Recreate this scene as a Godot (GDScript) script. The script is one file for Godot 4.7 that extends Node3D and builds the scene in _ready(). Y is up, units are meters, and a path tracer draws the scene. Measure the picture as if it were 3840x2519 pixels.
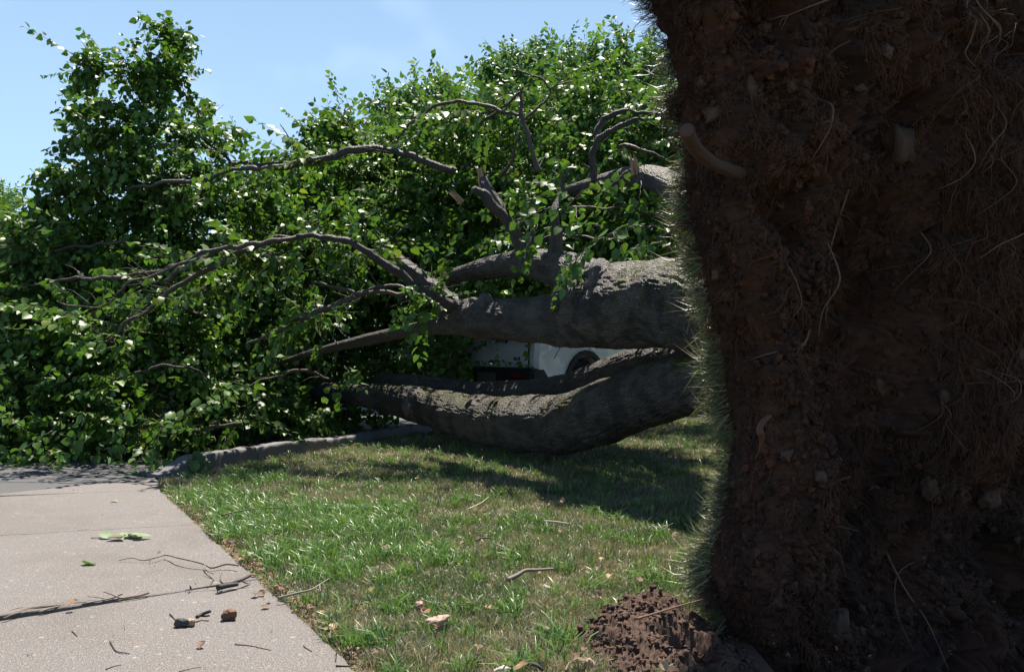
extends Node3D

# A street lawn after a storm: an uprooted tree lies across kerb, road and car. Metres, y up, camera looks towards -z.

const PLATE_AT := Vector3(0.62, 0, -3.1)      # left edge of the upturned root plate
const PLATE_ALONG := Vector3(0.812, 0, -0.584)
const PLATE_OUT := Vector3(0.584, 0, 0.812)
const SUN_TO := Vector3(0.075, 0.899, -0.432)

var rng := RandomNumberGenerator.new()
var n_low := FastNoiseLite.new()
var n_cell := FastNoiseLite.new()
var n_ridge := FastNoiseLite.new()
var used := {}
var lawn_outline := PackedVector2Array()
var M := {}
var leaf_meshes: Array[ArrayMesh] = []
var plate_edge: Array[Vector2] = []


class Buf:
	var v := PackedVector3Array()
	var u := PackedVector2Array()
	var c := PackedColorArray()
	var i := PackedInt32Array()

	func p(at: Vector3, uv := Vector2.ZERO, col := Color.WHITE) -> int:
		v.append(at); u.append(uv); c.append(col)
		return v.size() - 1

	func t(a: int, b: int, d: int) -> void:
		i.append(a); i.append(b); i.append(d)

	func q(a: int, b: int, d: int, e: int) -> void:
		t(a, b, d); t(a, d, e)

	func grid(first: int, rows: int, cols: int) -> void:
		for r in rows - 1:
			for k in cols - 1:
				var a := first + r * cols + k
				q(a, a + cols, a + cols + 1, a + 1)

	func mesh(smooth := true) -> ArrayMesh:
		var s := SurfaceTool.new()
		var a := []
		a.resize(Mesh.ARRAY_MAX)
		a[Mesh.ARRAY_VERTEX] = v
		a[Mesh.ARRAY_TEX_UV] = u
		a[Mesh.ARRAY_COLOR] = c
		a[Mesh.ARRAY_INDEX] = i
		s.create_from_arrays(a)
		if not smooth:
			s.deindex()
			s.set_smooth_group(-1)
			var flat := SurfaceTool.new()
			flat.begin(Mesh.PRIMITIVE_TRIANGLES)
			flat.set_smooth_group(-1)
			for k in i:
				flat.set_color(c[k]); flat.set_uv(u[k]); flat.add_vertex(v[k])
			flat.generate_normals()
			return flat.commit()
		s.generate_normals()
		return s.commit()


func lin(r: float, g: float, b: float) -> Color:
	return Color(r, g, b).linear_to_srgb()

func mat(called: String, r: float, g: float, b: float, rough := 0.9, vcol := false) -> StandardMaterial3D:
	var m := StandardMaterial3D.new()
	m.resource_name = called
	m.albedo_color = lin(r, g, b)
	m.roughness = rough
	m.vertex_color_use_as_albedo = vcol
	M[called] = m
	return m

func numbered(called: String, parent: Node) -> String:
	var key := str(parent.get_instance_id()) + called
	used[key] = used.get(key, -1) + 1
	return called if used[key] == 0 else "%s_%03d" % [called, used[key]]

func add(o: Node3D, called: String, parent: Node3D) -> void:
	o.name = numbered(called, parent)
	parent.add_child(o, true)

func tag(o: Node3D, label: String, category := "", group := "", kind := "") -> Node3D:
	if label: o.set_meta("label", label)
	if category: o.set_meta("category", category)
	if group: o.set_meta("group", group)
	if kind: o.set_meta("kind", kind)
	return o

func thing(called: String, at: Vector3, turn := 0.0) -> Node3D:
	var o := Node3D.new()
	add(o, called, self)
	o.position = at
	o.rotation.y = turn
	return o

func obj(called: String, mesh: Mesh, m: Material, parent: Node3D, xf := Transform3D.IDENTITY) -> MeshInstance3D:
	var o := MeshInstance3D.new()
	o.mesh = mesh
	o.material_override = m
	o.transform = xf
	add(o, called, parent)
	return o

func stuff(called: String, mesh: Mesh, m: Material, parent: Node3D, xfs: Array[Transform3D], cols: PackedColorArray) -> MultiMeshInstance3D:
	var mm := MultiMesh.new()
	mm.transform_format = MultiMesh.TRANSFORM_3D
	mm.use_colors = true
	mm.mesh = mesh
	mm.instance_count = xfs.size()
	for k in xfs.size():
		mm.set_instance_transform(k, xfs[k])
		mm.set_instance_color(k, cols[k])
	var o := MultiMeshInstance3D.new()
	o.multimesh = mm
	o.material_override = m
	o.set_meta("kind", "stuff")
	add(o, called, parent)
	return o

func rv(a: float) -> Vector3:
	return Vector3(rng.randf_range(-a, a), rng.randf_range(-a, a), rng.randf_range(-a, a))

func rdir() -> Vector3:
	var z := rng.randf_range(-1, 1)
	var f := rng.randf() * TAU
	var r := sqrt(1 - z * z)
	return Vector3(r * cos(f), z, r * sin(f))

func frame_on(y: Vector3, up: Vector3) -> Basis:
	# basis whose y runs along y and whose z lies near up
	y = y.normalized()
	var z := up - y * up.dot(y)
	if z.length() < 0.05: z = Vector3(0.3, 0.2, 1) - y * y.dot(Vector3(0.3, 0.2, 1))
	z = z.normalized()
	return Basis(y.cross(z), y, z)

func spline(path: Array, step: float) -> Array[Vector4]:
	var out: Array[Vector4] = []
	for k in path.size() - 1:
		var a: Vector4 = path[maxi(k - 1, 0)]
		var b: Vector4 = path[k]
		var c: Vector4 = path[k + 1]
		var d: Vector4 = path[mini(k + 2, path.size() - 1)]
		var n := maxi(1, int(ceil((c - b).length() / step)))
		for j in n:
			var t := float(j) / n
			out.append(0.5 * ((2.0 * b) + (c - a) * t + (2.0 * a - 5.0 * b + 4.0 * c - d) * t * t + (3.0 * b - a - 3.0 * c + d) * t * t * t))
	out.append(path[-1])
	return out

func tube(buf: Buf, path: Array, sides: int, step: float, bark := 0.0, lump := 0.0, moss := 0.0, col := Color.WHITE, origin := Vector3.ZERO) -> void:
	var pts := spline(path, step)
	var n := pts.size()
	var first := buf.v.size()
	var along := 0.0
	var nrm := Vector3.ZERO
	var rc := 0.0
	for v4: Vector4 in path: rc = maxf(rc, v4.w)
	for k in n:
		var c := Vector3(pts[k].x, pts[k].y, pts[k].z)
		if bark > 0.0 and rc < 0.09 and rc > 0.0105 and sides != 40 and origin == Vector3.ZERO: c += Vector3(n_low.get_noise_3d(c.x * 380, c.y * 380, c.z * 380), n_low.get_noise_3d(c.x * 380 + 99, c.y * 380, c.z * 380), 0) * 0.035
		var b: Vector4 = pts[mini(k + 1, n - 1)] - pts[maxi(k - 1, 0)]
		var dir := Vector3(b.x, b.y, b.z).normalized()
		if k == 0: nrm = dir.cross(Vector3(0.31, 0.9, 0.2)).normalized()
		else: along += Vector3(pts[k].x - pts[k - 1].x, pts[k].y - pts[k - 1].y, pts[k].z - pts[k - 1].z).length()
		nrm = (nrm - dir * nrm.dot(dir)).normalized()
		var bin := dir.cross(nrm)
		var r0: float = maxf(pts[k].w, 0.0006)
		for s in sides + 1:
			var f := TAU * (s % sides) / sides
			var o := nrm * cos(f) + bin * sin(f)
			var r := r0
			var w := c + o * r0
			if bark > 0.0:
				var wig := 30.0 * n_low.get_noise_3d(w.x * 300, w.y * 300, w.z * 300)
				var ridge := absf(n_ridge.get_noise_3d(cos(f) * rc * 2100.0 + wig, sin(f) * rc * 2100.0 - wig, along * 230.0))
				r += bark * (minf(0.5, ridge * 2.6) - 0.4) + lump * r0 * n_low.get_noise_3d(w.x * 120, w.y * 120, w.z * 120) * 1.3
				r += lump * r0 * 0.7 * maxf(0.0, n_low.get_noise_3d(w.x * 330 + 50, w.y * 330, w.z * 330) - 0.35)
			var cc := col
			if moss > 0.0:
				var g := n_low.get_noise_3d(w.x * 260 + 900, w.y * 260, w.z * 260) + n_low.get_noise_3d(w.x * 1300, w.y * 1300, w.z * 1300) * 0.35
				g = clampf((g + o.y * 0.55 - 1.0 + moss) * 4.0, 0.0, 0.85)
				cc = col.lerp(Color(0.62, 0.75, 0.12), g)
				var d := clampf((n_low.get_noise_3d(w.x * 420, w.y * 420 + 300, w.z * 420) + 0.1) * 3.0, 0.0, 1.0)
				cc = cc * lerpf(1.0, 0.35, d * clampf(moss * 1.4, 0, 1))
			buf.p(c + o * r - origin, Vector2(f / TAU * maxf(1.0, round(r0 * TAU / 0.45)), along / 1.9), cc)
	for k in n - 1:
		for s in sides:
			var a := first + k * (sides + 1) + s
			buf.q(a, a + sides + 1, a + sides + 2, a + 1)
	for e: int in [0, n - 1]:
		var m := buf.p(Vector3(pts[e].x, pts[e].y, pts[e].z) - origin, Vector2(0.5, 0.5), col)
		for s in sides:
			var a := first + e * (sides + 1) + s
			if e == 0: buf.t(m, a, a + 1)
			else: buf.t(m, a + 1, a)

func leaf(buf: Buf, x: Transform3D, col: Color, fold := 0.22, curl := 0.22) -> void:
	# heart-shaped toothed blade, stalk end at the origin, tip at y = 1
	var ts := [0.0, 0.08, 0.34, 0.68, 1.0]
	var ws := [0.0, 0.33, 0.46, 0.27, 0.0]
	var row := []
	for k in 5:
		var t: float = ts[k]
		var w: float = ws[k]
		var mid := Vector3(0, t, -curl * t * t)
		if w == 0.0:
			row.append([buf.p(x * mid, Vector2.ZERO, col)])
		else:
			var back := -0.10 if k == 1 else 0.0
			row.append([buf.p(x * (mid + Vector3(-w, back, w * fold)), Vector2.ZERO, col), buf.p(x * mid, Vector2.ZERO, col), buf.p(x * (mid + Vector3(w, back, w * fold)), Vector2.ZERO, col)])
	buf.t(row[0][0], row[1][0], row[1][1]); buf.t(row[0][0], row[1][1], row[1][2])
	for k in [1, 2]:
		buf.q(row[k][0], row[k + 1][0], row[k + 1][1], row[k][1])
		buf.q(row[k][1], row[k + 1][1], row[k + 1][2], row[k][2])
	buf.t(row[3][0], row[4][0], row[3][1]); buf.t(row[3][1], row[4][0], row[3][2])

func sprig_plan(count: int, length: float, size: float) -> Array:
	# [points of the twig, transforms of the leaf blades]
	var pts := []
	var leaves: Array[Transform3D] = []
	var bend := rng.randf_range(-0.35, 0.35)
	var side := 1.0 if rng.randf() < 0.5 else -1.0
	for k in count + 1:
		var t := float(k) / count
		pts.append(Vector4(sin(t * 1.6) * bend * length * 0.6 + side * 0.008 * (k % 2), t * length, -t * t * length * 0.18, lerpf(0.0035, 0.0012, t)))
	for k in count:
		var t := (k + 0.7) / count
		var a: Vector4 = pts[k]
		var b: Vector4 = pts[k + 1]
		var c := a.lerp(b, 0.7)
		var at := Vector3(c.x, c.y, c.z)
		side = -side
		var dir := Vector3(side * rng.randf_range(0.5, 1.0), rng.randf_range(0.25, 0.8), rng.randf_range(-0.45, 0.25)).normalized()
		if k == count - 1: dir = Vector3(rng.randf_range(-0.3, 0.3), 1, -0.2).normalized()
		var stalk := rng.randf_range(0.02, 0.04)
		var s := size * rng.randf_range(0.6, 1.2) * (0.85 if t > 0.8 else 1.0)
		var up := (Vector3(0, 0.1, 1) + rv(0.75)).normalized()
		var d2 := (dir + Vector3(0, 0, -rng.randf_range(0, 0.9)) + rv(0.3)).normalized()
		leaves.append(Transform3D(frame_on(d2, up).scaled_local(Vector3(s * rng.randf_range(0.85, 1.1), s, s)), at + dir * stalk))
	return [pts, leaves]

func leaf_tint() -> Color:
	var k := rng.randf()
	var b := rng.randf_range(0.78, 1.15)
	if k < 0.07: return Color(0.16, 0.23, 0.04) * b
	if k < 0.45: return Color(0.095, 0.19, 0.03) * b
	return Color(0.07, 0.155, 0.028) * b

func make_sprig(count: int, length: float, size: float, narrow := false) -> ArrayMesh:
	var buf := Buf.new()
	var plan := sprig_plan(count, length, size)
	tube(buf, plan[0], 4, 0.2, 0, 0, 0, Color(0.11, 0.08, 0.05))
	for x: Transform3D in plan[1]:
		var bx := x
		if narrow: bx.basis = x.basis.scaled_local(Vector3(0.6, 1.0, 1.0))
		leaf(buf, bx, leaf_tint(), rng.randf_range(0.05, 0.4), rng.randf_range(0.0, 0.4))
	return buf.mesh()

func fill_blobs(blobs: Array, kinds: int, outward: Vector3, keep: Callable) -> Array:
	# transforms of sprigs spread through the volumes, one list per kind, thicker towards each volume's skin
	var lists := []
	for k in kinds: lists.append([[] as Array[Transform3D], PackedColorArray()])
	for b in blobs:
		var at: Vector3 = b[0]
		var r: Vector3 = b[1]
		var tone := rng.randf_range(0.88, 1.1)
		for k in int(b[2]):
			var d := rdir()
			var p := at + d * r * pow(rng.randf(), 0.42) * rng.randf_range(0.85, 1.06)
			if not (keep.call(p) as bool): continue
			var y := (d * 0.8 + outward * 0.6 + rdir() * 0.75 + Vector3(0, -0.12, 0)).normalized()
			var up := (Vector3(0, 1, 0.15) + rdir() * 0.8).normalized()
			var s := rng.randf_range(0.75, 1.2)
			var l: Array = lists[rng.randi() % (4 if kinds == 7 and at.y > 2.0 and at.x < -2.4 and rng.randf() < 0.8 else kinds)]
			(l[0] as Array).append(Transform3D(frame_on(y, up).scaled(Vector3.ONE * s), p - y * 0.15))
			var w := tone * rng.randf_range(0.85, 1.12)
			l[1].append(Color(w, w, w))
	return lists

func rough_stone(size: Vector3, seed_at: float, rings := 10, rough := 0.25, angular := 0.0) -> ArrayMesh:
	var buf := Buf.new()
	var cols := rings * 2
	for r in rings + 1:
		for k in cols + 1:
			var th := PI * r / rings
			var f := TAU * (k % cols) / cols
			var d := Vector3(sin(th) * cos(f), cos(th), sin(th) * sin(f))
			var e := d
			if angular > 0.0:
				var m := maxf(absf(d.x), maxf(absf(d.y), absf(d.z)))
				e = d.lerp(d / m * 0.8, angular)
			e *= 1.0 + rough * n_low.get_noise_3d(d.x * 90 + seed_at * 71, d.y * 90, d.z * 90) + rough * 0.35 * n_low.get_noise_3d(d.x * 320 + seed_at * 71, d.y * 320, d.z * 320)
			var sh := 1.0 + 0.25 * n_low.get_noise_3d(d.x * 300, d.y * 300 + seed_at * 33, d.z * 300)
			buf.p(e * size * 0.5, Vector2.ZERO, Color(sh, sh, sh))
	buf.grid(0, rings + 1, cols + 1)
	return buf.mesh()

func smooth(a: float, b: float, x: float) -> float:
	return smoothstep(a, b, x)

# ---------------------------------------------------------------- ground

func ground_h(x: float, z: float) -> float:
	var h := -0.02 + 0.010 * n_low.get_noise_2d(x * 60, z * 60)
	var w := Vector3(x, 0, z) - PLATE_AT
	var s := w.dot(PLATE_ALONG)
	var p := w.dot(PLATE_OUT)
	h -= 0.7 * smooth(-0.03, 0.12, s - 0.05 * n_low.get_noise_2d(x * 300, z * 300)) * smooth(-0.45, -0.2, p) * (1.0 - smooth(0.85, 1.15, p)) * (1.0 - smooth(4.0, 4.8, s))
	var q := Vector2(x - 0.585, (z + 3.22) * 0.8).length()
	h -= 0.16 * (1.0 - smooth(0.03, 0.13, q))
	return h

func mound_h(x: float, z: float) -> float:
	var a := Vector2((x - 0.475) / 0.235, (z + 3.36) / 0.48).length()
	a += 0.22 * n_low.get_noise_2d(x * 420, z * 420)
	var h := 0.066 * (1.0 - smooth(0.25, 1.05, a)) + 0.03 * (1.0 - smooth(0.0, 0.35, Vector2((x - 0.56) * 0.9, (z + 3.62)).length() * 2.0))
	h += (0.035 * n_low.get_noise_2d(x * 620, z * 620) - 0.030 * (n_cell.get_noise_2d(x * 560 + 12 * n_low.get_noise_2d(x * 2000, z * 2000), z * 560) + 0.5) - 0.012 * n_cell.get_noise_2d(x * 1900, z * 1900) + 0.016 * n_low.get_noise_2d(x * 2400, z * 2400) + 0.012 * n_low.get_noise_2d(x * 7000, z * 7000)) * (1.0 - smooth(0.85, 1.2, a))
	h -= 0.26 * (1.0 - smooth(0.02, 0.13, Vector2(x - 0.585, (z + 3.22) * 0.75).length()))
	return h - 0.05 * smooth(0.95, 1.2, a) - 0.012

# ---------------------------------------------------------------- root plate

func plate_left(y: float) -> float:
	return plate_outline(y) + 0.035

func plate_outline(y: float) -> float:
	for k in plate_edge.size() - 1:
		if y >= plate_edge[k + 1].y or k == plate_edge.size() - 2:
			var t := (y - plate_edge[k + 1].y) / (plate_edge[k].y - plate_edge[k + 1].y)
			return lerpf(plate_edge[k + 1].x, plate_edge[k].x, clampf(t, 0.0, 1.0))
	return 0.0

func plate_point(q: float, y: float, fine := true) -> Vector3:
	# q < 0 is the turf side, 0 the left edge, q > 0 the underside with the roots
	var s: float
	var off: float
	var left := plate_left(y)
	if q >= 0.0:
		s = left + q
		var t := clampf(1.0 - q / 0.16, 0.0, 1.0)
		off = -0.14 * (1.0 - sqrt(1.0 - t * t))
		s += 0.0
	elif q > -0.18:
		s = left - 0.015 * sin(-q / 0.18 * PI)
		off = -0.14 + q
	else:
		s = left + (-q - 0.18)
		off = -0.32 - 0.05 * minf(1.0, -q - 0.18)
	var face := smooth(-0.1, 0.15, q)
	var sq := maxf(q, 0.0)
	off += face * (0.16 * smooth(0.0, 0.9, sq) + 0.10 * n_low.get_noise_3d(s * 75, y * 75, 7.0))
	off -= face * 0.30 * exp(-pow((s - 0.92) / 0.26, 2.0) - pow((y - 1.15) / 0.75, 2.0))
	off -= face * 0.20 * exp(-pow((s - 1.2) / 0.4, 2.0) - pow((y - 0.15) / 0.35, 2.0))
	off += face * 0.22 * exp(-pow((s - 1.75) / 0.35, 2.0) - pow((y - 1.35) / 0.6, 2.0))
	off -= face * 0.16 * smooth(0.12, 0.5, n_low.get_noise_3d(s * 190 + 55, y * 150, 90.0)) + face * 0.05 * smooth(0.1, 0.4, n_low.get_noise_3d(s * 620, y * 520, 33.0))
	if fine:
		var k := 0.35 + 0.65 * face
		var ws := s + 0.02 * n_low.get_noise_2d(s * 1500, y * 1500)
		var wy := y + 0.02 * n_low.get_noise_2d(s * 1500 + 300, y * 1500)
		off += k * (0.07 * n_low.get_noise_3d(s * 300, y * 300, q * 40) - 0.075 * (n_cell.get_noise_3d(ws * 330, wy * 330, 3.0) + 0.55) - 0.045 * (n_cell.get_noise_3d(ws * 900, wy * 900, 11.0) + 0.5) + 0.03 * n_low.get_noise_3d(s * 2000, y * 2000, 20.0 + q * 300) - 0.016 * n_cell.get_noise_3d(ws * 2300, wy * 2300, 31.0) + 0.012 * n_low.get_noise_3d(s * 7000, y * 7000, 60.0))
		s += 0.030 * n_low.get_noise_3d(q * 500, y * 420, 40.0) + 0.026 * n_cell.get_noise_3d(q * 800, y * 800, 50.0) + 0.018 * n_cell.get_noise_3d(q * 2300, y * 2300, 50.0) + 0.012 * n_low.get_noise_3d(q * 5000, y * 5000, 50.0)
	return PLATE_AT + PLATE_ALONG * s + PLATE_OUT * off + Vector3(0, y, 0)

func on_plate(sy: Vector2, lift := 0.0) -> Vector3:
	return plate_point(sy.x - plate_left(sy.y), sy.y) + PLATE_OUT * lift

func build_plate(tree: Node3D) -> void:
	var buf := Buf.new()
	var ys := []
	var y := -0.66
	while y < 3.0:
		ys.append(y)
		y += 0.006 if y > -0.15 and y < 2.35 else 0.03
	var qs := []
	var q := -2.2
	while q < 4.6:
		qs.append(q)
		q += 0.006 if q > -0.2 and q < 1.75 else 0.016
	for yy: float in ys:
		for qq: float in qs:
			var at := plate_point(qq, yy)
			var top := smooth(2.7, 3.0, yy)
			at -= PLATE_OUT * top * 0.1
			var g := n_low.get_noise_3d(at.x * 200, at.y * 200, at.z * 200)
			var h := n_cell.get_noise_3d(at.x * 500, at.y * 500, at.z * 500)
			var w := maxf(0.3, 1.0 + 0.9 * g + 0.5 * h)
			var c := Color(w * (1.0 + 0.12 * g), w, w * (1.0 - 0.12 * g))
			if qq < -0.2: c = Color(0.9, 1.2, 0.7)
			buf.p(at, Vector2.ZERO, c)
	buf.grid(0, ys.size(), qs.size())
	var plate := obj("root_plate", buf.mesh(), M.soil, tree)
	tag(plate, "upturned root plate of dark brown soil, its turf edge on the left")

	# crumbs and clods that cling to it
	var crumbs: Array[ArrayMesh] = []
	for k in 4: crumbs.append(rough_stone(Vector3(1, 0.8, 0.9), 40.0 + k, 6, 1.1, 0.4))
	for k in 4:
		var xs: Array[Transform3D] = []
		var cs := PackedColorArray()
		for j in 6500:
			var sy := Vector2(rng.randf_range(-0.15, 2.7), rng.randf_range(-0.2, 2.4))
			if j % 3 == 0: sy.x = plate_left(sy.y) + rng.randf_range(-0.1, 0.35)
			var size := 0.005 + 0.034 * pow(rng.randf(), 6.0)
			var qq := sy.x - plate_left(sy.y)
			if qq < -0.1: continue
			xs.append(Transform3D(Basis.from_euler(rv(3)).scaled(Vector3(size, size, size * rng.randf_range(0.6, 1.2))), plate_point(maxf(qq, -0.1), sy.y) + PLATE_OUT * size * 0.1))
			var w := 0.45 + 1.5 * pow(rng.randf(), 2.0)
			cs.append(Color(w, w * rng.randf_range(0.92, 1.0), w * rng.randf_range(0.85, 1.0)))
		stuff("soil_crumbs", crumbs[k], M.soil, plate, xs, cs)

	# stones
	var stones := [
		[Vector2(0.319, 1.894), 0.085, 0.115, 1.9], [Vector2(0.622, 1.779), 0.03, 0.05, 3.2], [Vector2(1.079, 1.774), 0.14, 0.17, 1.2], [Vector2(0.645, 0.314), 0.10, 0.16, 1.5], [Vector2(0.8, 0.161), 0.07, 0.09, 1.7],
		[Vector2(0.759, 1.013), 0.075, 0.05, 4.0], [Vector2(0.702, 0.911), 0.03, 0.035, 3.2], [Vector2(0.508, 0.62), 0.05, 0.05, 1.6], [Vector2(0.58, 0.547), 0.06, 0.05, 1.7], [Vector2(0.782, 0.563), 0.05, 0.10, 1.5],
		[Vector2(1.562, 0.685), 0.08, 0.08, 1.6], [Vector2(1.543, 0.393), 0.10, 0.08, 2.2], [Vector2(1.244, 0.453), 0.08, 0.10, 1.5], [Vector2(1.809, 1.218), 0.12, 0.16, 1.5], [Vector2(0.779, 2.051), 0.045, 0.05, 2.4],
		[Vector2(0.22, 1.817), 0.10, 0.06, 1.8], [Vector2(0.177, 1.704), 0.03, 0.03, 2.4], [Vector2(0.25, 1.264), 0.05, 0.045, 2.0], [Vector2(0.714, 0), 0.09, 0.12, 1.4], [Vector2(0.55, 1.515), 0.035, 0.02, 3.6],
		[Vector2(1.396, 0.25), 0.09, 0.06, 1.5], [Vector2(1.071, 0.848), 0.06, 0.08, 1.5], [Vector2(0.121, 0.969), 0.05, 0.04, 1.6], [Vector2(0.236, 0.451), 0.06, 0.045, 1.5], [Vector2(0.424, 0.122), 0.06, 0.05, 1.7]]
	for k in stones.size() + 46:
		var sy := Vector2(rng.randf_range(0.05, 1.75), rng.randf_range(-0.1, 2.2))
		var wd := rng.randf_range(0.018, 0.05)
		var ht := wd * rng.randf_range(0.6, 1.3)
		var tone := rng.randf_range(0.7, 1.5)
		if k < stones.size():
			sy = stones[k][0]; wd = stones[k][1]; ht = stones[k][2]; tone = 0.5 + 0.5 * float(stones[k][3])
		var m := mat("plate_stone", 0.036 * tone, 0.020 * tone, 0.012 * tone, 0.85, true)
		var o := obj("stone", rough_stone(Vector3(wd, ht, wd * 0.8), k * 3.1, 11, 0.5, 0.45), m, plate)
		o.position = on_plate(sy, -wd * 0.05)
		o.rotation = Vector3(0, 0.62, rng.randf_range(-0.5, 0.5))

	# roots: traced ones, then hanging strands
	var roots := [
		[[Vector2(-0.043, 1.719), Vector2(-0.006, 1.69), Vector2(0.034, 1.641), Vector2(0.075, 1.599)], 0.006, 0.02], [[Vector2(0.663, 2.25), Vector2(0.578, 2.217), Vector2(0.47, 2.164), Vector2(0.411, 2.122)], 0.008, 0.03], [[Vector2(0.611, 1.878), Vector2(0.54, 1.837), Vector2(0.52, 1.758), Vector2(0.503, 1.703), Vector2(0.507, 1.659)], 0.006, 0.03],
		[[Vector2(1.21, 2.407), Vector2(1.164, 2.253), Vector2(1.17, 2.205), Vector2(1.193, 2.141), Vector2(1.148, 2.091), Vector2(1.148, 2.024)], 0.007, 0.07], [[Vector2(1.262, 2.401), Vector2(1.23, 2.274), Vector2(1.248, 2.209), Vector2(1.29, 2.165), Vector2(1.229, 2.12)], 0.005, 0.08], [[Vector2(1.385, 2.322), Vector2(1.322, 2.266), Vector2(1.306, 2.202), Vector2(1.259, 2.142)], 0.005, 0.08],
		[[Vector2(0.8, 1.584), Vector2(0.803, 1.352), Vector2(0.784, 1.226), Vector2(0.744, 1.122), Vector2(0.783, 1.06)], 0.0055, 0.06], [[Vector2(0.754, 1.391), Vector2(0.732, 1.24), Vector2(0.693, 1.145), Vector2(0.635, 1.051)], 0.005, 0.06], [[Vector2(0.658, 1.074), Vector2(0.588, 0.997), Vector2(0.456, 0.974), Vector2(0.339, 0.938)], 0.006, 0.03],
		[[Vector2(2.028, 1.101), Vector2(1.771, 1.015), Vector2(1.632, 0.924), Vector2(1.371, 0.849)], 0.008, 0.06], [[Vector2(0.882, 0.516), Vector2(0.834, 0.476), Vector2(0.841, 0.355), Vector2(0.9, 0.306)], 0.007, 0.04], [[Vector2(0.767, 0.289), Vector2(0.793, 0.239), Vector2(0.845, 0.185), Vector2(0.813, 0.142)], 0.006, 0.04],
		[[Vector2(1.179, 0.191), Vector2(1.151, 0.061), Vector2(1.185, -0.061), Vector2(1.143, -0.204)], 0.007, 0.06], [[Vector2(1.271, 0.179), Vector2(1.166, 0.1), Vector2(1.078, -0.011), Vector2(1.048, -0.137)], 0.004, 0.05], [[Vector2(0.501, 1.374), Vector2(0.481, 1.283), Vector2(0.49, 1.163), Vector2(0.471, 1.102)], 0.004, 0.04],
		[[Vector2(1.511, 2.026), Vector2(1.609, 1.914), Vector2(1.541, 1.816), Vector2(1.411, 1.713)], 0.006, 0.10], [[Vector2(1.855, 2.04), Vector2(1.711, 1.873), Vector2(1.607, 1.698), Vector2(1.506, 1.581)], 0.008, 0.14], [[Vector2(2.001, 1.966), Vector2(1.816, 1.793), Vector2(1.709, 1.653), Vector2(1.604, 1.481)], 0.008, 0.16],
		[[Vector2(2.037, 1.779), Vector2(1.85, 1.629), Vector2(1.777, 1.493), Vector2(1.706, 1.379)], 0.007, 0.16], [[Vector2(1.744, 1.711), Vector2(1.639, 1.592), Vector2(1.588, 1.498), Vector2(1.488, 1.438)], 0.006, 0.14], [[Vector2(1.538, 1.512), Vector2(1.44, 1.435), Vector2(1.345, 1.394), Vector2(1.222, 1.336)], 0.005, 0.10],
		[[Vector2(0.018, 0.445), Vector2(0.119, 0.463), Vector2(0.247, 0.472), Vector2(0.335, 0.485)], 0.006, 0.03], [[Vector2(0.007, 0.234), Vector2(0.047, 0.246), Vector2(0.119, 0.253), Vector2(0.203, 0.263)], 0.008, 0.03], [[Vector2(0.101, 1.067), Vector2(0.06, 0.941), Vector2(0.08, 0.829), Vector2(0.055, 0.761)], 0.004, 0.03]]
	for k in roots.size() + 200:
		var sp := []
		var lift := 0.03
		var r := 0.004
		if k < roots.size():
			sp = roots[k][0]; r = roots[k][1]; lift = roots[k][2]
		else:
			var at := Vector2(rng.randf_range(0.02, 1.8), rng.randf_range(0.0, 2.3))
			if k % 3 != 0: at = Vector2(rng.randf_range(1.15, 1.85), rng.randf_range(0.7, 2.3))
			var len := rng.randf_range(0.08, 0.34)
			var d := Vector2(rng.randf_range(-0.75, 0.25), -1).normalized()
			if k % 5 == 0: d = Vector2(rng.randf_range(-1, 1), rng.randf_range(-0.7, 0.5)).normalized()
			r = 0.0010 + 0.0030 * pow(rng.randf(), 2.5)
			lift = rng.randf_range(0.01, 0.09) * (1.6 if at.x > 1.15 else 0.5)
			for j in 5:
				sp.append(at)
				at += d * len / 4
				d = (d + Vector2(rng.randf_range(-0.5, 0.5), rng.randf_range(-0.5, 0.3))).normalized()
		var path := []
		for j in sp.size():
			var t := float(j) / (sp.size() - 1)
			var at := on_plate(sp[j], 0.012 + lift * minf(1.0, t * 2.0)) + rv(0.010)
			path.append(Vector4(at.x, at.y, at.z, r * 0.7 * lerpf(1.15, 0.3, t)))
		var b := Buf.new()
		tube(b, path, 7, 0.015, r * 0.2, 0.25)
		for j in rng.randi() % 3:
			var f: Vector4 = path[1 + rng.randi() % (path.size() - 2)]
			var d := Vector3(rng.randf_range(-0.6, 0.6), rng.randf_range(-1, 0.2), rng.randf_range(0, 0.5)).normalized() * rng.randf_range(0.03, 0.1)
			tube(b, [Vector4(f.x, f.y, f.z, f.w * 0.7), Vector4(f.x + d.x * 0.5, f.y + d.y * 0.5, f.z + d.z * 0.6, f.w * 0.45), Vector4(f.x + d.x, f.y + d.y * 1.2, f.z + d.z * 0.7, f.w * 0.2)], 5, 0.02)
		obj("root", b.mesh(), M.root_pale if k < 21 or k % 3 == 1 else M.root_brown, plate)

	# the sawn root that points left, and the snapped stub lower down
	var cut := Buf.new()
	tube(cut, [Vector4(0.519, 1.647, -2.87, 0.023), Vector4(0.543, 1.627, -2.93, 0.021), Vector4(0.593, 1.601, -3.01, 0.02), Vector4(0.67, 1.586, -3.12, 0.019), Vector4(0.779, 1.597, -3.3, 0.018)], 40, 0.005, 0.006, 0.25)
	var sawn := obj("cut_root", cut.mesh(), M.cut_root, plate)
	tag(sawn, "thick reddish root sawn off at the turf edge")
	var face := Buf.new()
	var fd := (Vector3(0.519, 1.647, -2.87) - Vector3(0.543, 1.627, -2.93)).normalized()
	var fb := frame_on(fd, Vector3(1, 0, 0))
	var mid := face.p(Vector3(0.519, 1.647, -2.87) + fd * 0.004, Vector2.ZERO, Color(1, 1, 1))
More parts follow.
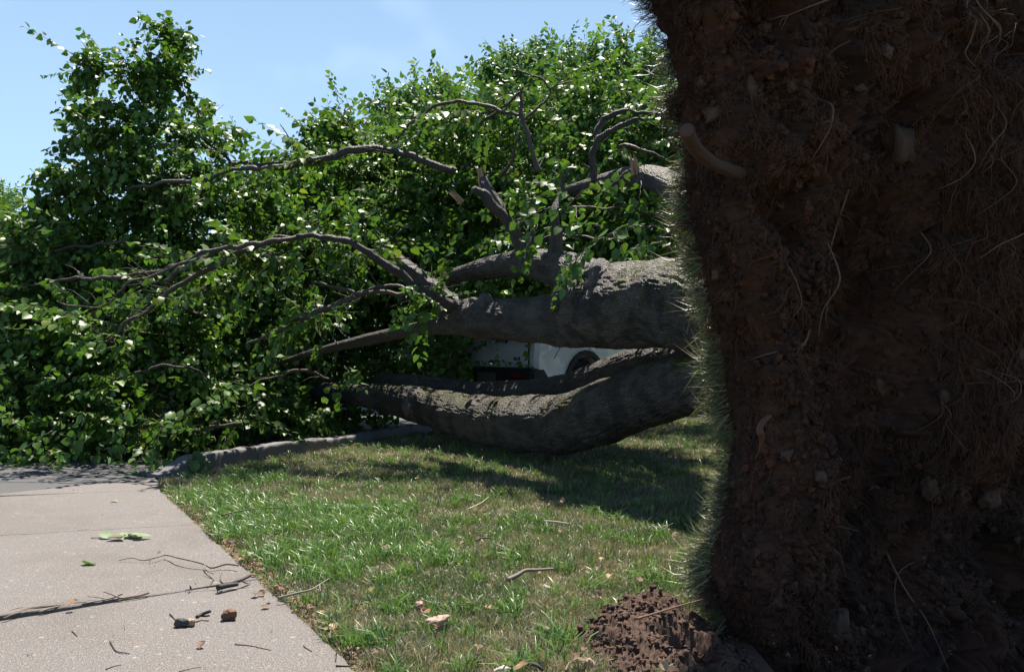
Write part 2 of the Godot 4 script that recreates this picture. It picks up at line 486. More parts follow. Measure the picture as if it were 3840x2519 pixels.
	for k in 17:
		var f := TAU * k / 16
		face.p(Vector3(0.519, 1.647, -2.87) + fb * Vector3(cos(f), 0, sin(f)) * 0.0232, Vector2.ZERO, Color(0.75, 0.7, 0.65))
		if k: face.t(mid, mid + k + 1, mid + k)
	obj("cut_face", face.mesh(), M.cut_face, sawn)
	var stub := Buf.new()
	tube(stub, [Vector4(0.807, 0.788, -3.02, 0.008), Vector4(0.797, 0.77, -3.01, 0.009), Vector4(0.783, 0.746, -3.01, 0.012), Vector4(0.782, 0.727, -3.01, 0.013), Vector4(0.798, 0.704, -3.03, 0.009), Vector4(0.788, 0.675, -3.05, 0.005), Vector4(0.779, 0.645, -3.08, 0.002)], 20, 0.006, 0.003, 0.35)
	tag(obj("root_stub", stub.mesh(), M.root_bare, plate), "pale orange snapped root stub in the soil")
	for k in 5:
		var sy: Vector2 = Vector2(rng.randf_range(0.0, 1.7), rng.randf_range(0.1, 2.1))
		var a := on_plate(sy, 0.0)
		var e := a + PLATE_OUT * rng.randf_range(0.05, 0.12) + Vector3(rng.randf_range(-0.1, 0.1), rng.randf_range(-0.12, 0.05), 0)
		var b := Buf.new()
		var r := rng.randf_range(0.004, 0.008)
		tube(b, [Vector4(a.x, a.y, a.z, r), Vector4((a.x + e.x) / 2, (a.y + e.y) / 2 + 0.01, (a.z + e.z) / 2, r * 0.9), Vector4(e.x, e.y, e.z, r * 0.6)], 9, 0.01, 0.001, 0.3)
		obj("root", b.mesh(), M.root_brown, plate)

	# hair roots
	var hair := Buf.new()
	for k in 14:
		var a := rv(0.02)
		var d := Vector3(rng.randf_range(-0.5, 0.5), -1, rng.randf_range(-0.2, 0.6)).normalized()
		var path := []
		var r := rng.randf_range(0.0005, 0.0011)
		for j in 5:
			path.append(Vector4(a.x, a.y, a.z, r))
			a += d * rng.randf_range(0.012, 0.03)
			d = (d + rv(0.55)).normalized()
		tube(hair, path, 3, 0.03)
	var hx: Array[Transform3D] = []
	var hc := PackedColorArray()
	for k in 1500:
		var sy := Vector2(rng.randf_range(0.0, 1.85), rng.randf_range(-0.1, 2.35))
		if k % 2: sy = Vector2(rng.randf_range(1.2, 1.85), rng.randf_range(0.6, 2.3))
		hx.append(Transform3D(Basis(Vector3.UP, 0.62 + rng.randf_range(-0.4, 0.4)) * Basis(Vector3.BACK, rng.randf_range(-1.2, 0.6)), on_plate(sy, 0.015)))
		var w := rng.randf_range(0.6, 1.5)
		hc.append(Color(w, w, w))
	stuff("fine_roots", hair.mesh(), M.root_brown, plate, hx, hc)
	# a fringe of hair roots and dead blades along the soil's left edge
	hx = []
	hc = PackedColorArray()
	for k in 380:
		var yy := 2.35 - 2.3 * pow(rng.randf(), 2.6)
		var at := plate_point(rng.randf_range(-0.24, 0.04), yy)
		hx.append(Transform3D(frame_on(PLATE_ALONG * 1.0 + PLATE_OUT * 0.3 + Vector3(0, rng.randf_range(-0.7, 0.7), 0) + rv(0.5), PLATE_OUT).scaled(Vector3.ONE * rng.randf_range(0.4, 1.0)), at))
		hc.append(Color(0.45, 0.38, 0.36))
	stuff("fine_roots", hair.mesh(), M.root_brown, plate, hx, hc)

	# turf that now hangs on its side
	var tuft := make_tuft(11, 0.10, 0.0026, 0.022, 0.9)
	var gx: Array[Transform3D] = []
	var gc := PackedColorArray()
	for k in 4200:
		var yy := rng.randf_range(-0.1, 2.4)
		var clump := n_low.get_noise_1d(yy * 700) + 0.5 * n_low.get_noise_1d(yy * 2600 + 90)
		if clump < -0.25 + 0.5 * (yy - 1.0) * (1.0 if yy > 1.0 else 0.0) and rng.randf() < 0.85: continue
		var qq := -0.16 - 0.9 * pow(rng.randf(), 2.2)
		var at := plate_point(qq, yy)
		var d := -PLATE_OUT + Vector3(0, rng.randf_range(-0.9, 0.35), 0) + rv(0.45) - PLATE_ALONG * 0.35
		gx.append(Transform3D(frame_on(d, rdir()).scaled(Vector3.ONE * rng.randf_range(0.45, 1.1) * (1.0 + 0.8 * maxf(0.0, clump))), at))
		if yy > 1.5 + 0.3 * rng.randf(): gc.append(Color(0.06, 0.05, 0.04) if rng.randf() < 0.7 else Color(0.12, 0.14, 0.06))
		else: gc.append(grass_tint(0.5 if yy < 1.2 else 0.3))
	stuff("turf_grass", tuft, M.grass, plate, gx, gc)

func make_tuft(blades: int, tall: float, wide: float, spread: float, lean: float) -> ArrayMesh:
	var buf := Buf.new()
	for k in blades:
		var f := rng.randf() * TAU
		var at := Vector3(rng.randf_range(-spread, spread), 0, rng.randf_range(-spread, spread))
		var out := Vector3(cos(f), 0, sin(f))
		var side := Vector3(-out.z, 0, out.x).rotated(Vector3.UP, rng.randf_range(-0.8, 0.8))
		var h := tall * rng.randf_range(0.5, 1.15)
		var l := lean * rng.randf_range(0.2, 1.3) * h
		var w := wide * rng.randf_range(0.7, 1.2) * 0.5
		var b := rng.randf_range(0.5, 1.4)
		var c := Color(b, b, b)
		var m := at + out * l * 0.35 + Vector3(0, h * 0.6, 0)
		var t := at + out * l + Vector3(0, h * (1.0 - 0.25 * l / h), 0)
		var a := buf.p(at - side * w, Vector2.ZERO, c)
		buf.p(at + side * w, Vector2.ZERO, c)
		buf.p(m - side * w * 0.8, Vector2.ZERO, c)
		buf.p(m + side * w * 0.8, Vector2.ZERO, c)
		buf.p(t, Vector2.ZERO, c)
		buf.q(a, a + 2, a + 3, a + 1)
		buf.t(a + 2, a + 4, a + 3)
	return buf.mesh()

func grass_tint(green: float) -> Color:
	var b := rng.randf_range(0.75, 1.2)
	if rng.randf() > green: return Color(0.31, 0.27, 0.185) * b if rng.randf() < 0.55 else Color(0.18, 0.185, 0.095) * b
	return Color(0.095, 0.145, 0.05) * b

# ---------------------------------------------------------------- the fallen tree

func build_tree() -> void:
	var tree := thing("fallen_tree", Vector3.ZERO)
	tag(tree, "huge uprooted broadleaf tree lying across the kerb, road and white car, root plate on end", "tree")
	build_plate(tree)
	var bark := Color(1, 1, 1)
	var add_limb := func(called: String, path: Array, sides: int, step: float, ridge: float, lump: float, moss: float) -> void:
		var b := Buf.new()
		tube(b, path, sides, step, ridge, lump, moss, bark)
		obj(called, b.mesh(), M.bark, tree)
	add_limb.call("trunk", [Vector4(2.005, 1.017, -4.7, 0.48), Vector4(1.584, 1.127, -5.4, 0.36), Vector4(1.338, 1.21, -5.9, 0.325), Vector4(1.158, 1.271, -6.35, 0.322), Vector4(0.93, 1.3, -6.75, 0.318), Vector4(0.721, 1.307, -7.05, 0.313), Vector4(0.564, 1.309, -7.25, 0.296), Vector4(0.476, 1.302, -7.38, 0.236), Vector4(0.416, 1.286, -7.48, 0.15)], 230, 0.012, 0.019, 0.16, 0.78)
	add_limb.call("limb", [Vector4(0.89, 1.224, -6.9, 0.215), Vector4(0.672, 1.211, -7.2, 0.211), Vector4(0.497, 1.215, -7.45, 0.202), Vector4(0.308, 1.222, -7.7, 0.192), Vector4(0.036, 1.236, -8.05, 0.19), Vector4(-0.221, 1.251, -8.3, 0.184), Vector4(-0.415, 1.271, -8.48, 0.162), Vector4(-0.534, 1.297, -8.58, 0.122), Vector4(-0.616, 1.316, -8.66, 0.062)], 150, 0.012, 0.018, 0.18, 0.35)
	add_limb.call("limb", [Vector4(0.865, 1.365, -6.95, 0.17), Vector4(0.649, 1.506, -7.3, 0.162), Vector4(0.47, 1.584, -7.55, 0.141), Vector4(0.312, 1.649, -7.8, 0.132), Vector4(0.108, 1.71, -8.1, 0.122), Vector4(-0.113, 1.718, -8.5, 0.106), Vector4(-0.277, 1.728, -8.9, 0.087), Vector4(-0.641, 1.696, -9.6, 0.06)], 110, 0.014, 0.016, 0.16, 0.3)
	add_limb.call("limb", [Vector4(1.668, 1.094, -5.6, 0.224), Vector4(1.682, 1.325, -6.2, 0.182), Vector4(1.642, 1.669, -6.9, 0.159), Vector4(1.527, 1.952, -7.3, 0.143), Vector4(1.404, 2.171, -7.6, 0.128), Vector4(1.267, 2.347, -7.9, 0.116), Vector4(1.096, 2.461, -8.2, 0.098), Vector4(0.909, 2.484, -8.5, 0.079), Vector4(0.745, 2.489, -8.8, 0.063), Vector4(0.456, 2.499, -9.3, 0.037)], 90, 0.014, 0.010, 0.1, 0.0)
	add_limb.call("limb", [Vector4(1.565, 0.875, -5.42, 0.241), Vector4(1.422, 0.834, -5.82, 0.228), Vector4(1.261, 0.786, -6.17, 0.219), Vector4(1.088, 0.721, -6.62, 0.227), Vector4(0.911, 0.623, -7.07, 0.236), Vector4(0.701, 0.502, -7.52, 0.237), Vector4(0.495, 0.395, -7.97, 0.241), Vector4(0.26, 0.338, -8.37, 0.246), Vector4(0.039, 0.315, -8.72, 0.244), Vector4(-0.203, 0.313, -9.15, 0.24), Vector4(-0.466, 0.326, -9.55, 0.225), Vector4(-0.799, 0.365, -10, 0.204), Vector4(-1.092, 0.408, -10.25, 0.178), Vector4(-1.392, 0.452, -10.45, 0.153), Vector4(-1.703, 0.479, -10.65, 0.133), Vector4(-2.024, 0.499, -10.85, 0.116), Vector4(-2.416, 0.467, -11.1, 0.094), Vector4(-3.013, 0.351, -11.5, 0.061)], 200, 0.012, 0.018, 0.15, 0.52)
	add_limb.call("limb", [Vector4(1.564, 0.978, -6.9, 0.129), Vector4(1.348, 0.921, -7.4, 0.132), Vector4(1.031, 0.875, -8, 0.132), Vector4(0.764, 0.732, -8.6, 0.13), Vector4(0.485, 0.616, -9.1, 0.133), Vector4(0.128, 0.535, -9.6, 0.137), Vector4(-0.317, 0.506, -10.2, 0.136), Vector4(-0.706, 0.543, -10.6, 0.122), Vector4(-1.065, 0.593, -10.9, 0.102), Vector4(-1.556, 0.638, -11.3, 0.07)], 90, 0.016, 0.016, 0.12, 0.25)
	add_limb.call("limb", [Vector4(1.671, 0.789, -6.6, 0.176), Vector4(1.479, 0.73, -7.4, 0.171), Vector4(1.275, 0.647, -8.2, 0.182), Vector4(0.999, 0.532, -9, 0.184), Vector4(0.689, 0.44, -9.7, 0.172), Vector4(0.323, 0.413, -10.4, 0.139), Vector4(-0.049, 0.428, -11, 0.098)], 60, 0.02, 0.014, 0.12, 0.2)  # added low limb hidden behind the front one, deepens the lawn shadow
	add_limb.call("limb", [Vector4(-0.186, 1.223, -8.35, 0.141), Vector4(-0.416, 1.211, -8.5, 0.102), Vector4(-0.651, 1.191, -8.62, 0.077), Vector4(-0.9, 1.164, -8.8, 0.066), Vector4(-1.254, 1.101, -9.1, 0.057), Vector4(-1.629, 1.029, -9.4, 0.046), Vector4(-1.94, 0.965, -9.7, 0.039), Vector4(-2.423, 0.847, -10.1, 0.022)], 60, 0.015, 0.008, 0.1, 0.1)
	# branches that show against the leaves
	var branches := [
		[Vector4(-0.432, 1.315, -8.45, 0.071), Vector4(-0.557, 1.382, -8.35, 0.052), Vector4(-0.757, 1.491, -8.3, 0.042), Vector4(-0.948, 1.613, -8.2, 0.038), Vector4(-1.117, 1.731, -8.1, 0.034), Vector4(-1.246, 1.819, -8, 0.03), Vector4(-1.388, 1.89, -8, 0.027), Vector4(-1.586, 1.937, -8.1, 0.023), Vector4(-1.825, 1.96, -8.2, 0.022), Vector4(-2.019, 1.929, -8.25, 0.02)],
		[Vector4(-0.484, 1.387, -8.7, 0.07), Vector4(-0.704, 1.548, -8.8, 0.066), Vector4(-0.891, 1.685, -8.9, 0.063), Vector4(-1.021, 1.793, -9, 0.056), Vector4(-1.154, 1.882, -9.1, 0.036)],
		[Vector4(-2.019, 1.929, -8.25, 0.024), Vector4(-2.194, 1.879, -8.3, 0.024), Vector4(-2.504, 1.735, -8.3, 0.024), Vector4(-2.763, 1.583, -8.25, 0.022), Vector4(-2.892, 1.478, -8.2, 0.022), Vector4(-3.048, 1.33, -8.15, 0.02), Vector4(-3.226, 1.201, -8.1, 0.018), Vector4(-3.384, 1.057, -8.1, 0.011)],
		[Vector4(-1.825, 1.956, -8.2, 0.02), Vector4(-2.069, 1.886, -8.1, 0.022), Vector4(-2.444, 1.836, -8.1, 0.02), Vector4(-2.597, 1.781, -8.05, 0.018), Vector4(-2.737, 1.701, -8, 0.016), Vector4(-2.964, 1.608, -8, 0.014), Vector4(-3.112, 1.548, -7.95, 0.012), Vector4(-3.201, 1.446, -7.9, 0.011), Vector4(-3.341, 1.355, -7.9, 0.009), Vector4(-3.65, 1.348, -7.9, 0.008), Vector4(-3.685, 1.418, -7.9, 0.005)],
		[Vector4(-2.579, 1.833, -8.4, 0.03), Vector4(-2.665, 1.803, -8.4, 0.032), Vector4(-2.855, 1.711, -8.5, 0.03), Vector4(-3.115, 1.603, -8.7, 0.023)],
		[Vector4(-0.911, 1.487, -8.5, 0.023), Vector4(-1.096, 1.491, -8.5, 0.019), Vector4(-1.3, 1.485, -8.45, 0.019), Vector4(-1.481, 1.522, -8.45, 0.015), Vector4(-1.758, 1.563, -8.5, 0.011)],
		[Vector4(-1.3, 1.477, -8.45, 0.019), Vector4(-1.489, 1.393, -8.5, 0.021), Vector4(-1.803, 1.268, -8.5, 0.023), Vector4(-2.099, 1.153, -8.6, 0.019), Vector4(-2.37, 1.03, -8.6, 0.011)],
		[Vector4(-0.515, 2.617, -8.9, 0.04), Vector4(-0.674, 2.658, -8.8, 0.037), Vector4(-0.941, 2.752, -8.8, 0.035), Vector4(-1.1, 2.802, -8.85, 0.035), Vector4(-1.328, 2.836, -8.9, 0.036), Vector4(-1.503, 2.816, -8.9, 0.032), Vector4(-1.788, 2.744, -9, 0.028), Vector4(-2.027, 2.743, -9.1, 0.02), Vector4(-2.336, 2.758, -9.2, 0.016), Vector4(-2.722, 2.809, -9.4, 0.015)],
		[Vector4(-1.718, 2.758, -8.97, 0.028), Vector4(-1.964, 2.724, -9, 0.032), Vector4(-2.165, 2.683, -9, 0.032), Vector4(-2.378, 2.681, -9.05, 0.028), Vector4(-2.554, 2.678, -9.1, 0.02)],
		[Vector4(0.24, 2.581, -8.7, 0.027), Vector4(0.209, 2.717, -8.7, 0.024), Vector4(0.147, 2.946, -8.7, 0.022), Vector4(0.101, 3.07, -8.7, 0.019), Vector4(0.085, 3.21, -8.7, 0.015), Vector4(0.093, 3.346, -8.7, 0.012)],
		[Vector4(0.101, 3.07, -8.7, 0.015), Vector4(-0.035, 3.125, -8.7, 0.015), Vector4(-0.238, 3.2, -8.75, 0.016), Vector4(-0.443, 3.236, -8.8, 0.016), Vector4(-0.6, 3.248, -8.85, 0.016), Vector4(-0.762, 3.197, -8.9, 0.016), Vector4(-0.889, 3.102, -8.9, 0.014), Vector4(-1.059, 2.965, -9, 0.01)],
		[Vector4(0.109, 3.039, -8.7, 0.013), Vector4(0.254, 3.151, -8.65, 0.012), Vector4(0.314, 3.231, -8.6, 0.011), Vector4(0.33, 3.308, -8.6, 0.011), Vector4(0.238, 3.396, -8.6, 0.01), Vector4(0.038, 3.489, -8.6, 0.008)],
		[Vector4(0.33, 3.308, -8.6, 0.01), Vector4(0.422, 3.346, -8.6, 0.008), Vector4(0.537, 3.377, -8.6, 0.006)],
		[Vector4(0.085, 3.304, -8.7, 0.012), Vector4(-0.082, 3.189, -8.8, 0.013), Vector4(-0.29, 3.054, -8.9, 0.013), Vector4(-0.357, 2.981, -9, 0.012)],
		[Vector4(0.086, 2.968, -8.8, 0.014), Vector4(0.012, 2.825, -8.85, 0.015), Vector4(-0.02, 2.724, -8.9, 0.016), Vector4(-0.1, 2.583, -9, 0.018)],
		[Vector4(0.115, 1.706, -8.1, 0.079), Vector4(0.072, 1.84, -8.1, 0.065), Vector4(0.007, 1.989, -8.05, 0.057), Vector4(-0.1, 2.125, -8, 0.05), Vector4(-0.219, 2.242, -7.95, 0.042), Vector4(-0.324, 2.312, -7.9, 0.032)],
		[Vector4(0, 1.99, -8.15, 0.043), Vector4(-0.092, 2.175, -8.3, 0.044), Vector4(-0.181, 2.328, -8.45, 0.045), Vector4(-0.26, 2.486, -8.6, 0.042)],
		[Vector4(0.359, 1.665, -7.75, 0.069), Vector4(0.349, 1.781, -7.7, 0.051), Vector4(0.35, 1.918, -7.7, 0.044), Vector4(0.346, 2.055, -7.7, 0.038), Vector4(0.382, 2.243, -7.8, 0.024), Vector4(0.457, 2.435, -7.9, 0.014)],
		[Vector4(0.148, 1.784, -7.9, 0.028), Vector4(0.165, 1.924, -7.9, 0.025), Vector4(0.177, 2.054, -7.95, 0.018), Vector4(0.142, 2.204, -8, 0.011)],
		[Vector4(0.752, 2.503, -8.7, 0.039), Vector4(0.732, 2.585, -8.7, 0.033), Vector4(0.721, 2.734, -8.65, 0.031), Vector4(0.766, 2.827, -8.6, 0.027), Vector4(0.85, 2.905, -8.55, 0.023), Vector4(0.947, 2.951, -8.5, 0.023), Vector4(1.054, 2.984, -8.45, 0.019), Vector4(1.235, 2.988, -8.4, 0.015), Vector4(1.41, 2.987, -8.35, 0.011)],
		[Vector4(0.795, 2.884, -8.7, 0.039), Vector4(0.788, 2.965, -8.75, 0.031), Vector4(0.819, 3.067, -8.75, 0.027), Vector4(0.911, 3.113, -8.7, 0.025), Vector4(1.037, 3.124, -8.65, 0.023), Vector4(1.334, 3.089, -8.6, 0.015), Vector4(1.495, 3.07, -8.6, 0.011)],
		[Vector4(0.969, 2.814, -8.7, 0.015), Vector4(1.037, 2.823, -8.65, 0.017), Vector4(1.161, 2.77, -8.6, 0.015), Vector4(1.349, 2.705, -8.6, 0.011)],
		[Vector4(0.517, 2.212, -8.3, 0.009), Vector4(0.635, 2.186, -8.2, 0.009), Vector4(0.941, 2.179, -8.1, 0.01), Vector4(1.168, 2.114, -8.05, 0.011), Vector4(1.318, 2.104, -8, 0.009)],
		[Vector4(0.128, 1.868, -8.2, 0.015), Vector4(0.392, 1.936, -8, 0.011), Vector4(0.729, 1.888, -7.8, 0.01), Vector4(0.96, 1.935, -7.7, 0.009), Vector4(1.165, 1.987, -7.7, 0.007)],
		[Vector4(-3.218, 3.085, -11.2, 0.021), Vector4(-3.303, 3.19, -11.2, 0.019), Vector4(-3.523, 3.405, -11.2, 0.017), Vector4(-3.584, 3.605, -11.2, 0.016), Vector4(-3.716, 3.858, -11.25, 0.014), Vector4(-3.915, 4.048, -11.3, 0.011), Vector4(-4.075, 4.33, -11.35, 0.008), Vector4(-4.161, 4.702, -11.4, 0.005)],
		[Vector4(-3.368, 3.135, -11.2, 0.017), Vector4(-3.523, 3.31, -11.2, 0.016), Vector4(-3.755, 3.496, -11.25, 0.014), Vector4(-3.994, 3.729, -11.3, 0.012), Vector4(-4.215, 3.965, -11.35, 0.011), Vector4(-4.433, 4.197, -11.4, 0.008), Vector4(-4.627, 4.345, -11.4, 0.005)],
		[Vector4(-3.762, 3.939, -11.25, 0.012), Vector4(-3.834, 3.972, -11.3, 0.012), Vector4(-4.135, 4.061, -11.35, 0.011), Vector4(-4.336, 4.197, -11.4, 0.009), Vector4(-4.545, 4.36, -11.45, 0.007), Vector4(-5.027, 4.503, -11.5, 0.005)],
		[Vector4(-2.636, 2.797, -9.7, 0.017), Vector4(-2.826, 2.775, -9.7, 0.019), Vector4(-3.199, 2.706, -9.8, 0.02), Vector4(-3.584, 2.688, -9.9, 0.018), Vector4(-4.048, 2.655, -10.1, 0.013)],
		[Vector4(-2.517, 0.293, -9, 0.012), Vector4(-2.742, 0.277, -8.9, 0.016), Vector4(-3.098, 0.226, -8.8, 0.018), Vector4(-3.445, 0.181, -8.7, 0.015), Vector4(-3.703, 0.152, -8.6, 0.008)],
		[Vector4(-0.633, 1.427, -8.9, 0.02), Vector4(-0.921, 1.544, -9, 0.018), Vector4(-1.255, 1.566, -9.1, 0.016), Vector4(-1.596, 1.483, -9.2, 0.012)],
		[Vector4(-2.723, 1.786, -8.5, 0.019), Vector4(-3.484, 1.657, -8.8, 0.016), Vector4(-4.123, 1.632, -9, 0.014), Vector4(-4.746, 1.585, -9.2, 0.008)],
		[Vector4(-3.881, 2.081, -9.8, 0.022), Vector4(-4.317, 2.038, -9.8, 0.017), Vector4(-4.84, 1.95, -9.8, 0.015), Vector4(-5.189, 1.907, -9.8, 0.013)],
		[Vector4(-2.183, 2.956, -9.8, 0.009), Vector4(-2.28, 3.153, -9.8, 0.007), Vector4(-2.358, 3.271, -9.8, 0.004)],
		[Vector4(-1.604, 3.129, -10, 0.013), Vector4(-1.685, 3.308, -10, 0.009), Vector4(-1.783, 3.42, -10, 0.007), Vector4(-1.894, 3.496, -10, 0.004)],
		[Vector4(-1.872, 0.686, -9.8, 0.013), Vector4(-2.09, 0.778, -9.6, 0.015), Vector4(-2.406, 0.696, -9.5, 0.013), Vector4(-2.63, 0.595, -9.4, 0.008)],
		[Vector4(-2.713, 0.725, -8.6, 0.011), Vector4(-2.874, 0.843, -8.4, 0.011), Vector4(-3.171, 0.808, -8.3, 0.011), Vector4(-3.424, 0.701, -8.2, 0.007)]]
	var side_sprigs: Array[Transform3D] = []
	for path: Array in branches:
		var w: float = path[0].w
		var b := Buf.new()
		tube(b, path, 8 if w < 0.02 else 16 if w < 0.04 else 30, 0.03 if w < 0.03 else 0.02, 0.0015 if w < 0.03 else 0.004, 0.2, 0.0, bark)
		for j in path.size() - 1:
			var p0: Vector4 = path[j]
			var p1: Vector4 = path[j + 1]
			var run := Vector3(p1.x - p0.x, p1.y - p0.y, p1.z - p0.z)
			for q in int(ceil(run.length() / 0.30)):
				if rng.randf() < 0.35: continue
				var c := p0.lerp(p1, rng.randf())
				var at := Vector3(c.x, c.y, c.z)
				var d := (run.normalized() * 0.9 + rdir() * 0.9 + Vector3(0, 0.25, 0)).normalized()
				var len := rng.randf_range(0.08, 0.42)
				var m := at + d * len * 0.5 + rv(0.02)
				var e := at + d * len + Vector3(0, -0.04, 0) + rv(0.03)
				var r := minf(c.w * 0.5, rng.randf_range(0.002, 0.005))
				tube(b, [Vector4(at.x, at.y, at.z, r), Vector4(m.x, m.y, m.z, r * 0.8), Vector4(e.x, e.y, e.z, r * 0.45)], 5, 0.06)
				if rng.randf() < 0.6: side_sprigs.append(Transform3D(frame_on(d + rv(0.4), Vector3.UP + rv(0.5)).scaled(Vector3.ONE * rng.randf_range(0.6, 1.0)), e - d * 0.1))
		obj("branch", b.mesh(), M.twig_bark if w < 0.03 else M.bark, tree)
	# pale splintered wood where a branch tore off
	for spec in [[Vector3(-0.283, 2.516, -8.6), Vector3(-0.2, 0.9, 0.1), 0.045], [Vector3(-0.498, 2.351, -8.6), Vector3(-0.6, 0.6, 0.2), 0.03], [Vector3(1.021, 2.53, -8.1), Vector3(-0.2, 0.9, 0.2), 0.045]]:
		var b := Buf.new()
		var d: Vector3 = spec[1]
		var f := frame_on(d, Vector3.BACK)
		for k in 9:
			var a: Vector3 = spec[0] + f * Vector3(rng.randf_range(-1, 1), 0, rng.randf_range(-1, 1)) * spec[2] * 0.7
			var e := a + d.normalized() * rng.randf_range(0.04, 0.13) + rv(0.015)
			a -= d.normalized() * 0.08
			tube(b, [Vector4(a.x, a.y, a.z, spec[2] * 0.35), Vector4(e.x, e.y, e.z, 0.001)], 4, 0.1)
		obj("broken_wood", b.mesh(false), M.cut_wood, tree)
	# bark collars and knots
	for spec in [[Vector4(0.512, 1.49, -7.2, 0.141), 1.0], [Vector4(-0.219, 1.375, -8.2, 0.073), 0.7], [Vector4(-1.026, 0.375, -10.05, 0.098), 0.8], [Vector4(-0.787, 0.344, -9.85, 0.079), 0.6], [Vector4(0.66, 1.454, -6.9, 0.141), 0.7], [Vector4(0.317, 0.247, -8.4, 0.112), 0.7]]:
		var v: Vector4 = spec[0]
		var o := obj("bark_knot", rough_stone(Vector3(v.w * 2.2, v.w * 2.4, v.w * 2.0), v.x * 9, 26, 0.3), M.bark_knot, tree)
		o.position = Vector3(v.x, v.y, v.z)

